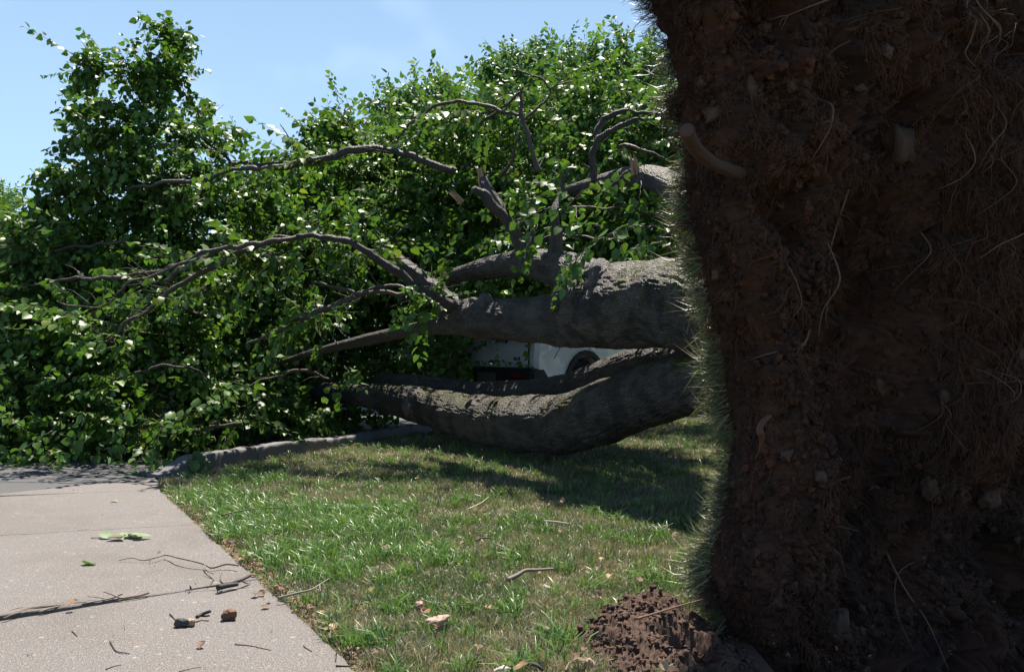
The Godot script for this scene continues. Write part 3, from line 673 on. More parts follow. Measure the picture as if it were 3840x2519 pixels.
	# the crown
	var blobs := [
		[Vector3(-3.994, 4.581, -11.26), Vector3(0.16, 0.25, 0.3), 31], [Vector3(-3.883, 4.492, -11.38), Vector3(0.152, 0.202, 0.3), 17], [Vector3(-4.338, 4.134, -10.93), Vector3(0.301, 0.175, 0.35), 41], [Vector3(-4.749, 4.099, -10.81), Vector3(0.125, 0.216, 0.25), 35], [Vector3(-3.91, 4.064, -11.03), Vector3(0.284, 0.294, 0.35), 50], [Vector3(-4.288, 3.64, -10.81), Vector3(0.48, 0.298, 0.5), 97], [Vector3(-3.608, 3.861, -11.4), Vector3(0.253, 0.203, 0.35), 25], [Vector3(-3.397, 3.563, -11.55), Vector3(0.175, 0.282, 0.35), 23],
		[Vector3(-4.607, 3.341, -10.55), Vector3(0.272, 0.188, 0.4), 45], [Vector3(-4.344, 3.068, -10.6), Vector3(0.612, 0.306, 0.6), 134], [Vector3(-3.738, 3.252, -11.04), Vector3(0.515, 0.368, 0.6), 131], [Vector3(-5.075, 2.938, -10.8), Vector3(0.182, 0.125, 0.35), 20], [Vector3(-4.568, 2.625, -10.8), Vector3(0.672, 0.408, 0.7), 224], [Vector3(-3.774, 2.614, -10.73), Vector3(0.62, 0.429, 0.8), 234], [Vector3(-4.277, 2.047, -10.8), Vector3(0.864, 0.432, 0.8), 258],
		[Vector3(-5.327, 2.229, -10.5), Vector3(0.373, 0.233, 0.6), 78], [Vector3(-5.144, 2.5, -10.6), Vector3(0.188, 0.188, 0.4), 29], [Vector3(-4.877, 1.849, -10.15), Vector3(0.677, 0.361, 0.8), 205], [Vector3(-5.081, 1.473, -9.85), Vector3(0.394, 0.35, 0.7), 120],
		[Vector3(-3.318, 2.843, -11.83), Vector3(0.631, 0.368, 0.8), 218], [Vector3(-2.972, 3.064, -12.36), Vector3(0.522, 0.253, 0.7), 129], [Vector3(-2.582, 3.918, -13.02), Vector3(0.301, 0.243, 0.45), 80], [Vector3(-2.317, 4.017, -13.33), Vector3(0.273, 0.237, 0.4), 61], [Vector3(-2.587, 3.323, -12.85), Vector3(0.685, 0.377, 0.7), 249], [Vector3(-2.171, 3.52, -13.54), Vector3(0.602, 0.361, 0.7), 205], [Vector3(-1.645, 3.897, -14.2), Vector3(0.568, 0.391, 0.6), 171], [Vector3(-0.92, 3.805, -12.9), Vector3(0.573, 0.378, 0.7), 194],
		[Vector3(-0.448, 3.847, -12.58), Vector3(0.503, 0.335, 0.7), 130], [Vector3(0.217, 3.804, -12.15), Vector3(0.594, 0.378, 0.8), 166], [Vector3(0.798, 3.633, -11.19), Vector3(0.547, 0.378, 0.8), 219], [Vector3(1.343, 3.58, -10.76), Vector3(0.478, 0.383, 0.7), 181], [Vector3(1.601, 3.141, -10.27), Vector3(0.365, 0.456, 0.6), 164], [Vector3(1.166, 3.042, -10.47), Vector3(0.512, 0.326, 0.6), 159],
		[Vector3(-1.8, 3.16, -13.94), Vector3(0.991, 0.62, 0.9), 525], [Vector3(-0.788, 3.015, -12.64), Vector3(0.843, 0.562, 0.9), 452], [Vector3(0.053, 3.059, -11.92), Vector3(0.795, 0.53, 0.8), 306], [Vector3(0.749, 2.489, -10.52), Vector3(0.701, 0.374, 0.7), 332], [Vector3(1.292, 2.327, -10.01), Vector3(0.534, 0.356, 0.6), 242], [Vector3(1.556, 2.001, -9.45), Vector3(0.294, 0.294, 0.4), 128],
		[Vector3(-2.715, 2.485, -12.45), Vector3(0.996, 0.609, 0.9), 515], [Vector3(-1.989, 2.217, -13.15), Vector3(0.994, 0.643, 0.9), 506], [Vector3(-1.045, 2.199, -12.36), Vector3(0.714, 0.494, 0.8), 347], [Vector3(-0.464, 1.865, -11.58), Vector3(0.566, 0.309, 0.6), 179], [Vector3(0.144, 1.661, -10.77), Vector3(0.622, 0.191, 0.4), 112], [Vector3(0.585, 1.936, -10.12), Vector3(0.45, 0.225, 0.5), 139],
		[Vector3(-3.2, 1.853, -11.42), Vector3(0.914, 0.558, 1), 456], [Vector3(-3.59, 1.491, -10.22), Vector3(0.772, 0.5, 0.9), 356], [Vector3(-4.137, 1.211, -9.9), Vector3(0.748, 0.484, 0.9), 351], [Vector3(-4.821, 1.122, -9.86), Vector3(0.614, 0.482, 0.9), 301], [Vector3(-2.702, 1.485, -12.4), Vector3(0.827, 0.496, 0.8), 356], [Vector3(-1.973, 1.51, -13.05), Vector3(0.696, 0.348, 0.6), 194], [Vector3(-3.046, 1.038, -10.88), Vector3(0.87, 0.484, 0.9), 387],
		[Vector3(-2.535, 0.773, -12.14), Vector3(0.755, 0.432, 0.8), 267], [Vector3(-1.762, 0.875, -12.79), Vector3(0.682, 0.341, 0.5), 147], [Vector3(-0.971, 0.908, -12.14), Vector3(0.594, 0.27, 0.4), 94], [Vector3(-3.454, 0.772, -9.84), Vector3(0.787, 0.437, 0.9), 359], [Vector3(-4.085, 0.608, -9.58), Vector3(0.724, 0.468, 0.9), 337], [Vector3(-4.722, 0.49, -9.41), Vector3(0.502, 0.46, 0.8), 260], [Vector3(-3.058, 0.371, -9.98), Vector3(0.754, 0.293, 0.7), 233], [Vector3(-3.429, 0.234, -8.98), Vector3(0.559, 0.208, 0.5), 183],
		[Vector3(-4.076, 0.149, -8.83), Vector3(0.549, 0.181, 0.4), 180], [Vector3(-4.559, 0.057, -8.78), Vector3(0.351, 0.156, 0.4), 106], [Vector3(-2.591, 0.26, -10.61), Vector3(0.66, 0.236, 0.6), 157], [Vector3(-2.148, 0.177, -11.8), Vector3(0.577, 0.21, 0.4), 78], [Vector3(-3.023, 0.065, -9.08), Vector3(0.242, 0.089, 0.3), 32],
		[Vector3(-2.953, 2.041, -11.25), Vector3(2.1, 0.8, 0.5), 473], [Vector3(-4.193, 1.037, -10.6), Vector3(1.508, 0.942, 0.5), 403], [Vector3(-0.233, 2.68, -13.11), Vector3(2.447, 0.874, 0.5), 505], [Vector3(-1.677, 1.277, -13.01), Vector3(1.735, 0.636, 0.4), 291], [Vector3(-2.696, 0.513, -11.9), Vector3(1.375, 0.476, 0.4), 202],
		[Vector3(-2.231, 1.786, -8.5), Vector3(0.491, 0.128, 0.22), 22], [Vector3(-2.951, 1.441, -8.4), Vector3(0.56, 0.187, 0.25), 26], [Vector3(-3.547, 1.142, -8.4), Vector3(0.448, 0.187, 0.25), 24], [Vector3(-1.286, 1.786, -8.5), Vector3(0.227, 0.113, 0.2), 14], [Vector3(-0.803, 1.451, -8.6), Vector3(0.229, 0.115, 0.2), 16], [Vector3(-1.779, 1.263, -8.7), Vector3(0.387, 0.155, 0.2), 20], [Vector3(-2.03, 2.856, -9.3), Vector3(0.455, 0.099, 0.2), 20], [Vector3(-1.176, 2.897, -9.1), Vector3(0.364, 0.081, 0.2), 16], [Vector3(-0.241, 3.238, -9), Vector3(0.32, 0.096, 0.2), 14],
		[Vector3(-0.709, 0.863, -11.4), Vector3(0.228, 0.304, 0.3), 60], [Vector3(-1.52, 0.387, -11.8), Vector3(0.42, 0.262, 0.4), 70], [Vector3(-1.736, 0.122, -11.5), Vector3(0.358, 0.133, 0.3), 50], [Vector3(0.81, 2.956, -13), Vector3(1.156, 0.636, 1.2), 320], [Vector3(1.968, 2.837, -13.4), Vector3(1.012, 0.715, 1.2), 300], [Vector3(2.972, 2.615, -12.6), Vector3(0.84, 0.952, 1.3), 420], [Vector3(3.144, 3.852, -12.6), Vector3(0.784, 0.84, 1), 300], [Vector3(3.427, 1.859, -11.5), Vector3(0.767, 0.971, 1), 380], [Vector3(3.016, 1.273, -12.8), Vector3(0.853, 0.569, 0.8), 220]]  # far right-hand clumps, largely out of view, placed to darken car and lawn
	var sprigs: Array[ArrayMesh] = []
	for k in 7: sprigs.append(make_sprig(10 + k % 4, rng.randf_range(0.30, 0.42), 0.078) if k < 4 else make_sprig(17 + k, rng.randf_range(0.62, 0.85), 0.078))
	var above := func(p: Vector3) -> bool:
		if p.y < 0.06: return false
		var g := n_low.get_noise_3d(p.x * 190, p.y * 190, p.z * 190) + 0.5 * n_low.get_noise_3d(p.x * 420 + 70, p.y * 420, p.z * 420)
		return g > (-0.10 if p.x < -2.6 and p.y > 2.2 else -0.05)
	var lists := fill_blobs(blobs, 7, Vector3(-0.5, 0.15, 0.15), above)
	for x in side_sprigs:
		var k := rng.randi() % 4
		(lists[k][0] as Array).append(x)
		lists[k][1].append(Color(1, 1, 1))
	for k in 7: stuff("foliage", sprigs[k], M.leaf, tree, lists[k][0], lists[k][1])
	# thin bare shoots inside the crown
	var shoots: Array[ArrayMesh] = []
	for k in 4:
		var b := Buf.new()
		var a := Vector3.ZERO
		var d := Vector3.UP
		var path := []
		for j in 7:
			path.append(Vector4(a.x, a.y, a.z, lerpf(0.011, 0.002, j / 6.0)))
			if j > 1 and j < 6:
				var e := (d + rv(1.0)).normalized() * rng.randf_range(0.12, 0.3)
				tube(b, [Vector4(a.x, a.y, a.z, 0.004), Vector4(a.x + e.x, a.y + e.y, a.z + e.z, 0.0012)], 4, 0.2)
			a += d * 0.22
			d = (d + rv(0.28)).normalized()
		tube(b, path, 6, 0.08)
		shoots.append(b.mesh())
	for k in 4:
		var xs: Array[Transform3D] = []
		var cs := PackedColorArray()
		for b in blobs:
			for j in 1 + int(b[2]) / 90:
				var p: Vector3 = b[0] + rdir() * b[1] * 0.35
				var d := (Vector3(-0.75, 0.15, 0.1) + rdir() * 0.75).normalized()
				if p.y < 0.2 or p.y > 2.5: continue
				xs.append(Transform3D(frame_on(d, Vector3.UP).scaled(Vector3.ONE * rng.randf_range(0.35, 0.7)), p - d * 0.45))
				var w := rng.randf_range(0.7, 1.2)
				cs.append(Color(w, w, w))
		stuff("twigs", shoots[k], M.twig_bark, tree, xs, cs)
	# the nearest leaves, one by one
	for k in 5:
		var b := Buf.new()
		leaf(b, Transform3D.IDENTITY, leaf_tint(), 0.1 + 0.07 * k, 0.08 * k)
		leaf_meshes.append(b.mesh())
	var near := [
		[Vector3(0.603, 1.751, -6.95), Vector3(-0.5, -0.5, 0.3)], [Vector3(0.528, 1.692, -6.98), Vector3(-0.6, -0.6, 0.3)], [Vector3(0.455, 1.652, -7.05), Vector3(-0.35, -0.9, 0.2)], [Vector3(0.664, 1.894, -7.1), Vector3(-0.9, -0.1, 0.3)], [Vector3(0.743, 1.847, -7.1), Vector3(0.3, -0.6, 0.4)],
		[Vector3(0.203, 1.974, -7.6), Vector3(-0.4, -0.8, 0.2)], [Vector3(0.151, 1.867, -7.55), Vector3(-0.6, -0.7, 0.2)], [Vector3(0.338, 2.11, -7.6), Vector3(-0.8, -0.3, 0.3)], [Vector3(0.48, 2.193, -7.7), Vector3(-0.6, 0.2, 0.4)], [Vector3(1.007, 1.936, -7.3), Vector3(-0.7, -0.2, 0.3)],
		[Vector3(1.121, 1.794, -7.2), Vector3(-0.8, -0.2, 0.3)], [Vector3(0.942, 1.773, -7.3), Vector3(0.4, -0.6, 0.3)], [Vector3(-0.656, 1.284, -8.2), Vector3(-0.8, -0.3, 0.3)], [Vector3(-0.729, 1.248, -8.2), Vector3(-0.5, -0.7, 0.3)], [Vector3(-0.62, 1.35, -8.2), Vector3(-0.3, 0.5, 0.4)],
		[Vector3(-1.407, 0.797, -8.8), Vector3(-0.7, -0.3, 0.3)], [Vector3(-1.542, 0.834, -8.9), Vector3(0.6, -0.4, 0.3)], [Vector3(-1.766, 1.785, -8.1), Vector3(-0.6, -0.6, 0.2)], [Vector3(-2.054, 1.677, -8.1), Vector3(-0.5, -0.6, 0.3)], [Vector3(-2.242, 1.74, -8), Vector3(-0.8, 0.2, 0.3)],
		[Vector3(-2.526, 1.526, -8), Vector3(-0.7, -0.5, 0.3)], [Vector3(-2.752, 0.122, -7.85), Vector3(-0.6, -0.2, 0.5)], [Vector3(-2.682, 0.146, -7.95), Vector3(0.5, 0.1, 0.5)], [Vector3(-3.658, 0.344, -7.7), Vector3(-0.5, -0.4, 0.5)], [Vector3(-3.473, 0.467, -7.9), Vector3(-0.2, -0.7, 0.5)],
		[Vector3(-4.017, 0.922, -8), Vector3(-0.7, -0.3, 0.4)], [Vector3(-3.806, 1.313, -8), Vector3(-0.8, 0.1, 0.3)], [Vector3(0.956, 2.462, -7.95), Vector3(-0.4, -0.5, 0.4)], [Vector3(1.049, 2.356, -7.85), Vector3(-0.2, -0.8, 0.3)], [Vector3(-3.162, 0.531, -8), Vector3(-0.3, -0.6, 0.5)]]
	for s in near:
		var plan := sprig_plan(9, 0.34, 0.086)
		var x := Transform3D(frame_on(s[1] + rv(0.2), Vector3(0, 0.8, 0.7) + rv(0.4)), s[0])
		var b := Buf.new()
		var pts := []
		for v: Vector4 in plan[0]:
			var w := x * Vector3(v.x, v.y, v.z)
			pts.append(Vector4(w.x, w.y, w.z, v.w))
		tube(b, pts, 5, 0.1)
		obj("twig", b.mesh(), M.twig_bark, tree)
		for l: Transform3D in plan[1]: obj("leaf", leaf_meshes[rng.randi() % 5], M.leaf, tree, x * l)

# ---------------------------------------------------------------- trees that still stand

func standing_tree(called: String, label: String, at: Vector3, trunk: Array, blobs: Array, sprigs: Array[ArrayMesh], m: Material, limbs: Array) -> void:
	var t := thing(called, at)
	tag(t, label, "tree" if called.ends_with("tree") else "bush", "trees standing behind the fallen one" if called.ends_with("tree") else "")
	var b := Buf.new()
	tube(b, trunk, 16, 0.2, 0.01, 0.2, 0.0, Color.WHITE, at)
	for l: Array in limbs: tube(b, l, 8, 0.2, 0.0, 0.2, 0.0, Color.WHITE, at)
	obj("trunk", b.mesh(), M.bark, t)
	var lists := fill_blobs(blobs, sprigs.size(), Vector3(0, 0.4, 0), func(p: Vector3) -> bool: return p.y > 0.1)
	for k in sprigs.size():
		var xs: Array[Transform3D] = []
		for x: Transform3D in lists[k][0]: xs.append(Transform3D(x.basis, x.origin - at))
		stuff("crown", sprigs[k], m, t, xs, lists[k][1])

func build_background() -> void:
	var oak: Array[ArrayMesh] = []
	for k in 4: oak.append(make_sprig(16, 0.62, 0.125, true))
	standing_tree("oak_tree", "tall bright green tree with fine leaves rising behind the fallen trunk at the right", Vector3(2.0, 0, -20.5),
		[Vector4(2.0, -0.1, -20.5, 0.35), Vector4(2.1, 3, -20.5, 0.28), Vector4(2.0, 5.5, -20.3, 0.16), Vector4(2.0, 7.5, -20.3, 0.05)],
		[[Vector3(0, 6.752, -20), Vector3(0.462, 0.444, 0.9), 110], [Vector3(-0.446, 6.439, -20), Vector3(0.213, 0.444, 0.6), 36], [Vector3(0.892, 6.663, -20), Vector3(0.693, 0.462, 1), 150], [Vector3(1.739, 6.886, -20), Vector3(0.462, 0.373, 0.8), 80], [Vector3(2.364, 7.065, -20), Vector3(0.213, 0.356, 0.5), 38], [Vector3(2.765, 6.886, -20), Vector3(0.267, 0.409, 0.6), 46], [Vector3(2.987, 6.26, -20), Vector3(0.391, 0.533, 0.8), 80], [Vector3(-0.089, 5.902, -20), Vector3(0.551, 0.676, 1.2), 170], [Vector3(0.981, 5.724, -20), Vector3(1.067, 0.8, 1.5), 300],
		[Vector3(2.229, 5.858, -20), Vector3(0.978, 0.747, 1.4), 260], [Vector3(3.119, 5.277, -20), Vector3(0.533, 0.711, 1), 120], [Vector3(1.461, 5.182, -20.5), Vector3(1.731, 0.729, 1.5), 340], [Vector3(-0.089, 5.17, -20), Vector3(0.711, 0.622, 1.2), 150], [Vector3(1.028, 4.16, -21), Vector3(2.427, 0.933, 1), 300]], oak, M.oak_leaf,
		[[Vector4(0.904, 3.964, -20.3, 0.126), Vector4(0.446, 5.259, -20, 0.071), Vector4(0, 6.511, -20, 0.027), Vector4(-0.089, 7.316, -20, 0.009)], [Vector4(1.265, 3.964, -20.3, 0.126), Vector4(1.998, 5.152, -19.5, 0.061), Vector4(2.682, 6.258, -19.4, 0.034), Vector4(2.856, 6.866, -19.4, 0.013)], [Vector4(1.085, 4.326, -20.3, 0.108), Vector4(1.297, 5.391, -19.4, 0.052), Vector4(1.652, 6.722, -19.5, 0.017)], [Vector4(2.248, 5.391, -19.4, 0.043), Vector4(2.305, 6.722, -19.5, 0.022), Vector4(2.344, 7.453, -19.6, 0.009)]])
	standing_tree("oak_tree", "shorter fine-leaved tree behind the middle of the fallen crown", Vector3(-1.9, 0, -18.5),
		[Vector4(-1.9, -0.1, -18.5, 0.25), Vector4(-1.8, 3, -18.5, 0.16), Vector4(-1.75, 5, -18.4, 0.05)],
		[[Vector3(-2.287, 5.396, -18), Vector3(0.288, 0.272, 0.6), 50], [Vector3(-1.805, 5.573, -18), Vector3(0.288, 0.256, 0.6), 50], [Vector3(-1.163, 5.476, -18), Vector3(0.368, 0.288, 0.7), 70], [Vector3(-1.925, 4.994, -18), Vector3(0.608, 0.4, 1), 130], [Vector3(-1.043, 4.833, -18), Vector3(0.64, 0.48, 1), 130], [Vector3(-2.119, 4.325, -18.3), Vector3(0.732, 0.488, 1), 120], [Vector3(-2.8, 3.783, -18.5), Vector3(1.151, 0.658, 1), 140]], oak, M.oak_leaf,
		[[Vector4(-1.945, 4.144, -18.2, 0.049), Vector4(-2.045, 4.913, -18, 0.032), Vector4(-2.287, 5.557, -18, 0.008)], [Vector4(-1.783, 4.144, -18.2, 0.049), Vector4(-1.524, 5.074, -18, 0.032), Vector4(-1.204, 5.637, -18, 0.008)]])
	standing_tree("distant_tree", "hazy light green tree at the far left edge behind the crown", Vector3(-15.5, 0, -29),
		[Vector4(-15.5, -0.1, -29, 0.3), Vector4(-15.3, 3, -29, 0.2), Vector4(-15.2, 5, -29, 0.05)],
		[[Vector3(-14.71, 5.088, -28), Vector3(0.373, 0.398, 0.9), 80], [Vector3(-15.58, 4.838, -28), Vector3(0.871, 0.747, 1.5), 140], [Vector3(-14.08, 4.089, -28), Vector3(0.747, 0.498, 1.2), 110], [Vector3(-14.825, 3.715, -28), Vector3(1.12, 0.747, 1.2), 140], [Vector3(-16.323, 4.089, -28), Vector3(1.12, 1.12, 1.5), 160]], oak, M.oak_leaf, [])
	standing_tree("leafy_bush", "sunlit yellow-green bush glimpsed behind the left part of the crown", Vector3(-8.6, 0, -20),
		[Vector4(-8.6, -0.1, -20, 0.12), Vector4(-8.6, 1.5, -20, 0.08), Vector4(-8.5, 2.4, -20, 0.03)],
		[[Vector3(-8.763, 2.934, -19.5), Vector3(0.607, 0.433, 0.8), 120], [Vector3(-9.542, 2.63, -19.5), Vector3(0.78, 0.52, 0.9), 140], [Vector3(-7.98, 2.457, -19.5), Vector3(1.04, 0.607, 0.9), 160], [Vector3(-9.017, 1.762, -19.5), Vector3(1.907, 0.607, 0.9), 220], [Vector3(-6.678, 2.283, -19.5), Vector3(1.127, 0.78, 0.8), 160]], oak, M.bush_leaf, [])
	standing_tree("leafy_bush", "dark green bush behind the road beyond the white car", Vector3(1.5, 0, -22),
		[Vector4(1.5, -0.1, -22, 0.15), Vector4(1.5, 1.5, -22, 0.1), Vector4(1.5, 3, -22, 0.03)],
		[[Vector3(0.096, 2.51, -21.5), Vector3(1.911, 1.051, 0.9), 260], [Vector3(2.487, 2.606, -21.5), Vector3(1.911, 1.147, 0.9), 260], [Vector3(-2.295, 2.606, -21.5), Vector3(1.911, 1.242, 0.9), 240], [Vector3(-4.686, 2.51, -21.5), Vector3(1.72, 1.147, 0.9), 200]], oak, M.oak_leaf, [])

# ---------------------------------------------------------------- car

func panel(b: Buf, rows: Array, cols: int, at: Callable) -> void:
	var first := b.v.size()
	for r in rows:
		for k in cols: b.p(at.call(r, float(k) / (cols - 1)) as Vector3)
	b.grid(first, rows.size(), cols)

func box(size: Vector3) -> BoxMesh:
	var m := BoxMesh.new()
	m.size = size
	return m

func prism(buf: Buf, outline: PackedVector2Array, x0: float, x1: float, inset := 0.0) -> void:
	# outline in (z, y), drawn out along x; the end faces are drawn in by inset
	var n := outline.size()
	var c := Vector2.ZERO
	for p in outline: c += p / n
	var rings := [[x0, inset], [x0 + (0.06 if inset > 0 else 0.0) * signf(x1 - x0), 0.0], [x1 - (0.06 if inset > 0 else 0.0) * signf(x1 - x0), 0.0], [x1, inset]]
	var first := buf.v.size()
	for r in rings:
		for p in outline:
			var q := p + (c - p).normalized() * float(r[1])
			buf.p(Vector3(r[0], q.y, q.x))
	for r in 3:
		for k in n:
			var a := first + r * n + k
			var b := first + r * n + (k + 1) % n
			buf.q(a, b, b + n, a + n)
	var tris := Geometry2D.triangulate_polygon(outline)
	for k in range(0, tris.size(), 3):
		buf.t(first + tris[k], first + tris[k + 1], first + tris[k + 2])
		buf.t(first + 3 * n + tris[k], first + 3 * n + tris[k + 2], first + 3 * n + tris[k + 1])

func arch_outline() -> PackedVector2Array:
	# side view in (z, y): rear at z = +2.1, two wheel arches cut out
	var o := PackedVector2Array()
	for p in [[-2.1, 0.36], [-2.12, 0.72], [-2.0, 0.92], [-1.0, 1.03], [-0.2, 1.10], [1.2, 1.14], [1.95, 1.13], [2.06, 1.02], [2.085, 0.80], [2.06, 0.50], [2.0, 0.36]]: o.append(Vector2(p[0], p[1]))
	for c: float in [1.08, -1.40]:
		for k in 9:
			var f := PI * k / 8
			o.append(Vector2(c + 0.44 * cos(f), 0.36 + 0.52 * sin(f)))
	return o

func build_car() -> void:
	var car := thing("white_car", Vector3(0.96, 0.03, -14.03), -0.698)
	tag(car, "white boxy off-road car crushed under the fallen trunk, rear corner showing between the limbs", "car")
	var w := 0.9
	var b := Buf.new()
	prism(b, arch_outline(), -w, w, 0.035)
	obj("body", b.mesh(false), M.car_white, car)
	b = Buf.new()
	var cabin := PackedVector2Array()
	for p in [[-0.95, 1.04], [-0.25, 1.62], [0.2, 1.68], [1.7, 1.66], [1.86, 1.58], [2.0, 1.13]]: cabin.append(Vector2(p[0], p[1]))
	prism(b, cabin, -w + 0.09, w - 0.09, 0.05)
	obj("cabin", b.mesh(false), M.car_white, car)
	for s: float in [-1, 1]:
		for spec in [[-0.35, 0.55, 0.85], [0.72, 0.62, 0.75], [1.55, 0.34, 0.32]]:
			obj("side_window", box(Vector3(0.012, 0.36, spec[1])), M.car_glass, car, Transform3D(Basis(Vector3.BACK, s * 0.06), Vector3(s * (w - 0.085), 1.36, spec[0] + 0.1)))
		for z: float in [1.08, -1.40]:
			b = Buf.new()
			for k in 13:
				var f := PI * k / 12
				for e in [[0.435, 0.0], [0.50, 0.0], [0.50, 0.028], [0.435, 0.028]]:
					b.p(Vector3(s * (w + 0.004 + e[1]), 0.36 + sin(f) * (e[0] + 0.08), z + cos(f) * e[0]))
			for k in 12:
				for e in 4:
					var a := k * 4 + e
					var c := k * 4 + (e + 1) % 4
					b.q(a, c, c + 4, a + 4)
			obj("wheel_arch_trim", b.mesh(false), M.car_black, car)
			var cyl := CylinderMesh.new()
			cyl.top_radius = 0.36; cyl.bottom_radius = 0.36; cyl.height = 0.22; cyl.radial_segments = 36
			var wheel := obj("wheel", cyl, M.tyre, car, Transform3D(Basis(Vector3.BACK, PI / 2), Vector3(s * (w - 0.13), 0.36, z)))
			var rim := CylinderMesh.new()
			rim.top_radius = 0.22; rim.bottom_radius = 0.22; rim.height = 0.228; rim.radial_segments = 24
			obj("rim", rim, M.rim, wheel)
			obj("wheel_well", box(Vector3(0.4, 0.5, 0.8)), M.car_black, car, Transform3D(Basis.IDENTITY, Vector3(s * (w - 0.32), 0.55, z)))
		# shut lines: fuel side, rear door
		obj("door_seam", box(Vector3(0.004, 0.40, 0.008)), M.seam, car, Transform3D(Basis(Vector3.RIGHT, -0.72), Vector3(s * (w + 0.0005), 0.98, 1.62)))
		obj("door_seam", box(Vector3(0.004, 0.16, 0.008)), M.seam, car, Transform3D(Basis.IDENTITY, Vector3(s * (w + 0.0005), 0.99, 0.98)))
		obj("tail_light", box(Vector3(0.24, 0.26, 0.06)), M.tail_lamp, car, Transform3D(Basis.IDENTITY, Vector3(s * 0.70, 1.16, 2.045)))
	# tailgate
	b = Buf.new()
	var gate := PackedVector2Array()
	for p in [[2.04, 0.735], [2.112, 0.74], [2.118, 0.88], [2.108, 1.00], [2.085, 1.03], [2.075, 1.12], [2.0, 1.13]]: gate.append(Vector2(p[0], p[1]))
	prism(b, gate, -0.76, 0.76)
	var tail := obj("tailgate", b.mesh(false), M.car_white, car)
	for s: float in [-1, 1]: obj("gate_seam", box(Vector3(0.014, 0.42, 0.012)), M.seam, tail, Transform3D(Basis.IDENTITY, Vector3(s * 0.772, 0.93, 2.092)))
	obj("rear_window", box(Vector3(1.25, 0.36, 0.012)), M.car_glass, tail, Transform3D(Basis(Vector3.RIGHT, -0.28), Vector3(0, 1.40, 1.955)))
	var name_badge := TextMesh.new()
	var font := SystemFont.new()
	font.font_names = PackedStringArray(["Droid Sans"])
	font.font_weight = 700
	name_badge.text = "Jeep"; name_badge.font = font; name_badge.font_size = 32; name_badge.pixel_size = 0.0032; name_badge.depth = 0.006
	obj("maker_badge", name_badge, M.badge, tail, Transform3D(Basis.IDENTITY, Vector3(0.33, 1.075, 2.091)))
	var drive_badge := TextMesh.new()
	drive_badge.text = "4x4"; drive_badge.font = font; drive_badge.font_size = 32; drive_badge.pixel_size = 0.0022; drive_badge.depth = 0.006
	obj("drive_badge", drive_badge, M.badge, tail, Transform3D(Basis.IDENTITY, Vector3(0.60, 0.835, 2.117)))
	# bumper
	b = Buf.new()
	var bump := PackedVector2Array()
	for p in [[1.82, 0.30], [2.12, 0.30], [2.175, 0.42], [2.175, 0.66], [2.14, 0.725], [1.95, 0.725], [1.80, 0.55]]: bump.append(Vector2(p[0], p[1]))
	prism(b, bump, -w - 0.01, w + 0.01, 0.03)
	var bumper := obj("bumper", b.mesh(false), M.car_black, car)
	for s: float in [-1, 1]: obj("reflector", box(Vector3(0.20, 0.045, 0.01)), M.reflector, bumper, Transform3D(Basis.IDENTITY, Vector3(s * 0.66, 0.63, 2.178)))
	obj("number_plate", box(Vector3(0.31, 0.16, 0.008)), M.number_plate, bumper, Transform3D(Basis.IDENTITY, Vector3(0.15, 0.58, 2.181)))

# ---------------------------------------------------------------- paving, lawn, kerb

func slab(parent: Node3D, a: Vector3, b: Vector3, c: Vector3, d: Vector3, lift: Array) -> void:
	# a b near left/right, d c far left/right
	var buf := Buf.new()
	var nu := 90
	var nv := 70
	var ctr := (a + b + c + d) / 4
	var sx := ((b - a).length() + (c - d).length()) / 2
	var sz := ((d - a).length() + (c - b).length()) / 2
	for r in nv + 1:
		for k in nu + 1:
			var u := float(k) / nu
			var v := float(r) / nv
			# rows and columns crowd towards the edges
			u = 0.5 - 0.5 * cos(u * PI)
			v = 0.5 - 0.5 * cos(v * PI)
			var edge := minf(minf(u, 1 - u) * sx, minf(v, 1 - v) * sz)
			var p := a.lerp(b, u).lerp(d.lerp(c, u), v)
			p += (ctr - p).normalized() * 0.0025
			p += (b - a).normalized() * (0.022 * n_low.get_noise_2d(p.z * 500, 9) + 0.014 * n_low.get_noise_2d(p.z * 2200, 19) - 0.006) * smooth(0.93, 1.0, u)
			p.y = lerpf(lerpf(lift[0], lift[1], minf(1.0, u * 1.25)), lerpf(lift[3], lift[2], u), v)
			var chip := 0.5 + 0.9 * n_low.get_noise_2d(p.x * 900, p.z * 900)
			p.y -= 0.006 * pow(clampf(1.0 - edge / (0.004 + 0.008 * chip), 0.0, 1.0), 2.0)
			p.y += 0.002 * n_low.get_noise_2d(p.x * 300, p.z * 300)
			var g := 1.0 + 0.26 * n_low.get_noise_2d(p.x * 90, p.z * 90) + 0.10 * n_low.get_noise_2d(p.x * 500, p.z * 500)
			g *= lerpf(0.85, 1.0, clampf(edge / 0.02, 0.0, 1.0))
			buf.p(p - ctr, Vector2.ZERO, Color(g, g * 0.985, g * 0.96))
	buf.grid(0, nv + 1, nu + 1)
	# skirts
	var w := nu + 1
	var rim := []
	for k in nu + 1: rim.append(k)
	for r in nv: rim.append((r + 1) * w + nu)
	for k in nu: rim.append(nv * w + nu - 1 - k)
	for r in nv - 1: rim.append((nv - 1 - r) * w)
	var first := buf.v.size()
	for k: int in rim:
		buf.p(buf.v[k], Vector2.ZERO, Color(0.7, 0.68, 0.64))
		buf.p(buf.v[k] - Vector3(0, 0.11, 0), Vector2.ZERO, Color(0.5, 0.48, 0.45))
	for k in rim.size():
		var e := first + k * 2
		var f := first + ((k + 1) % rim.size()) * 2
		buf.q(e, f, f + 1, e + 1)
	obj("slab", buf.mesh(), M.concrete, parent).position = ctr

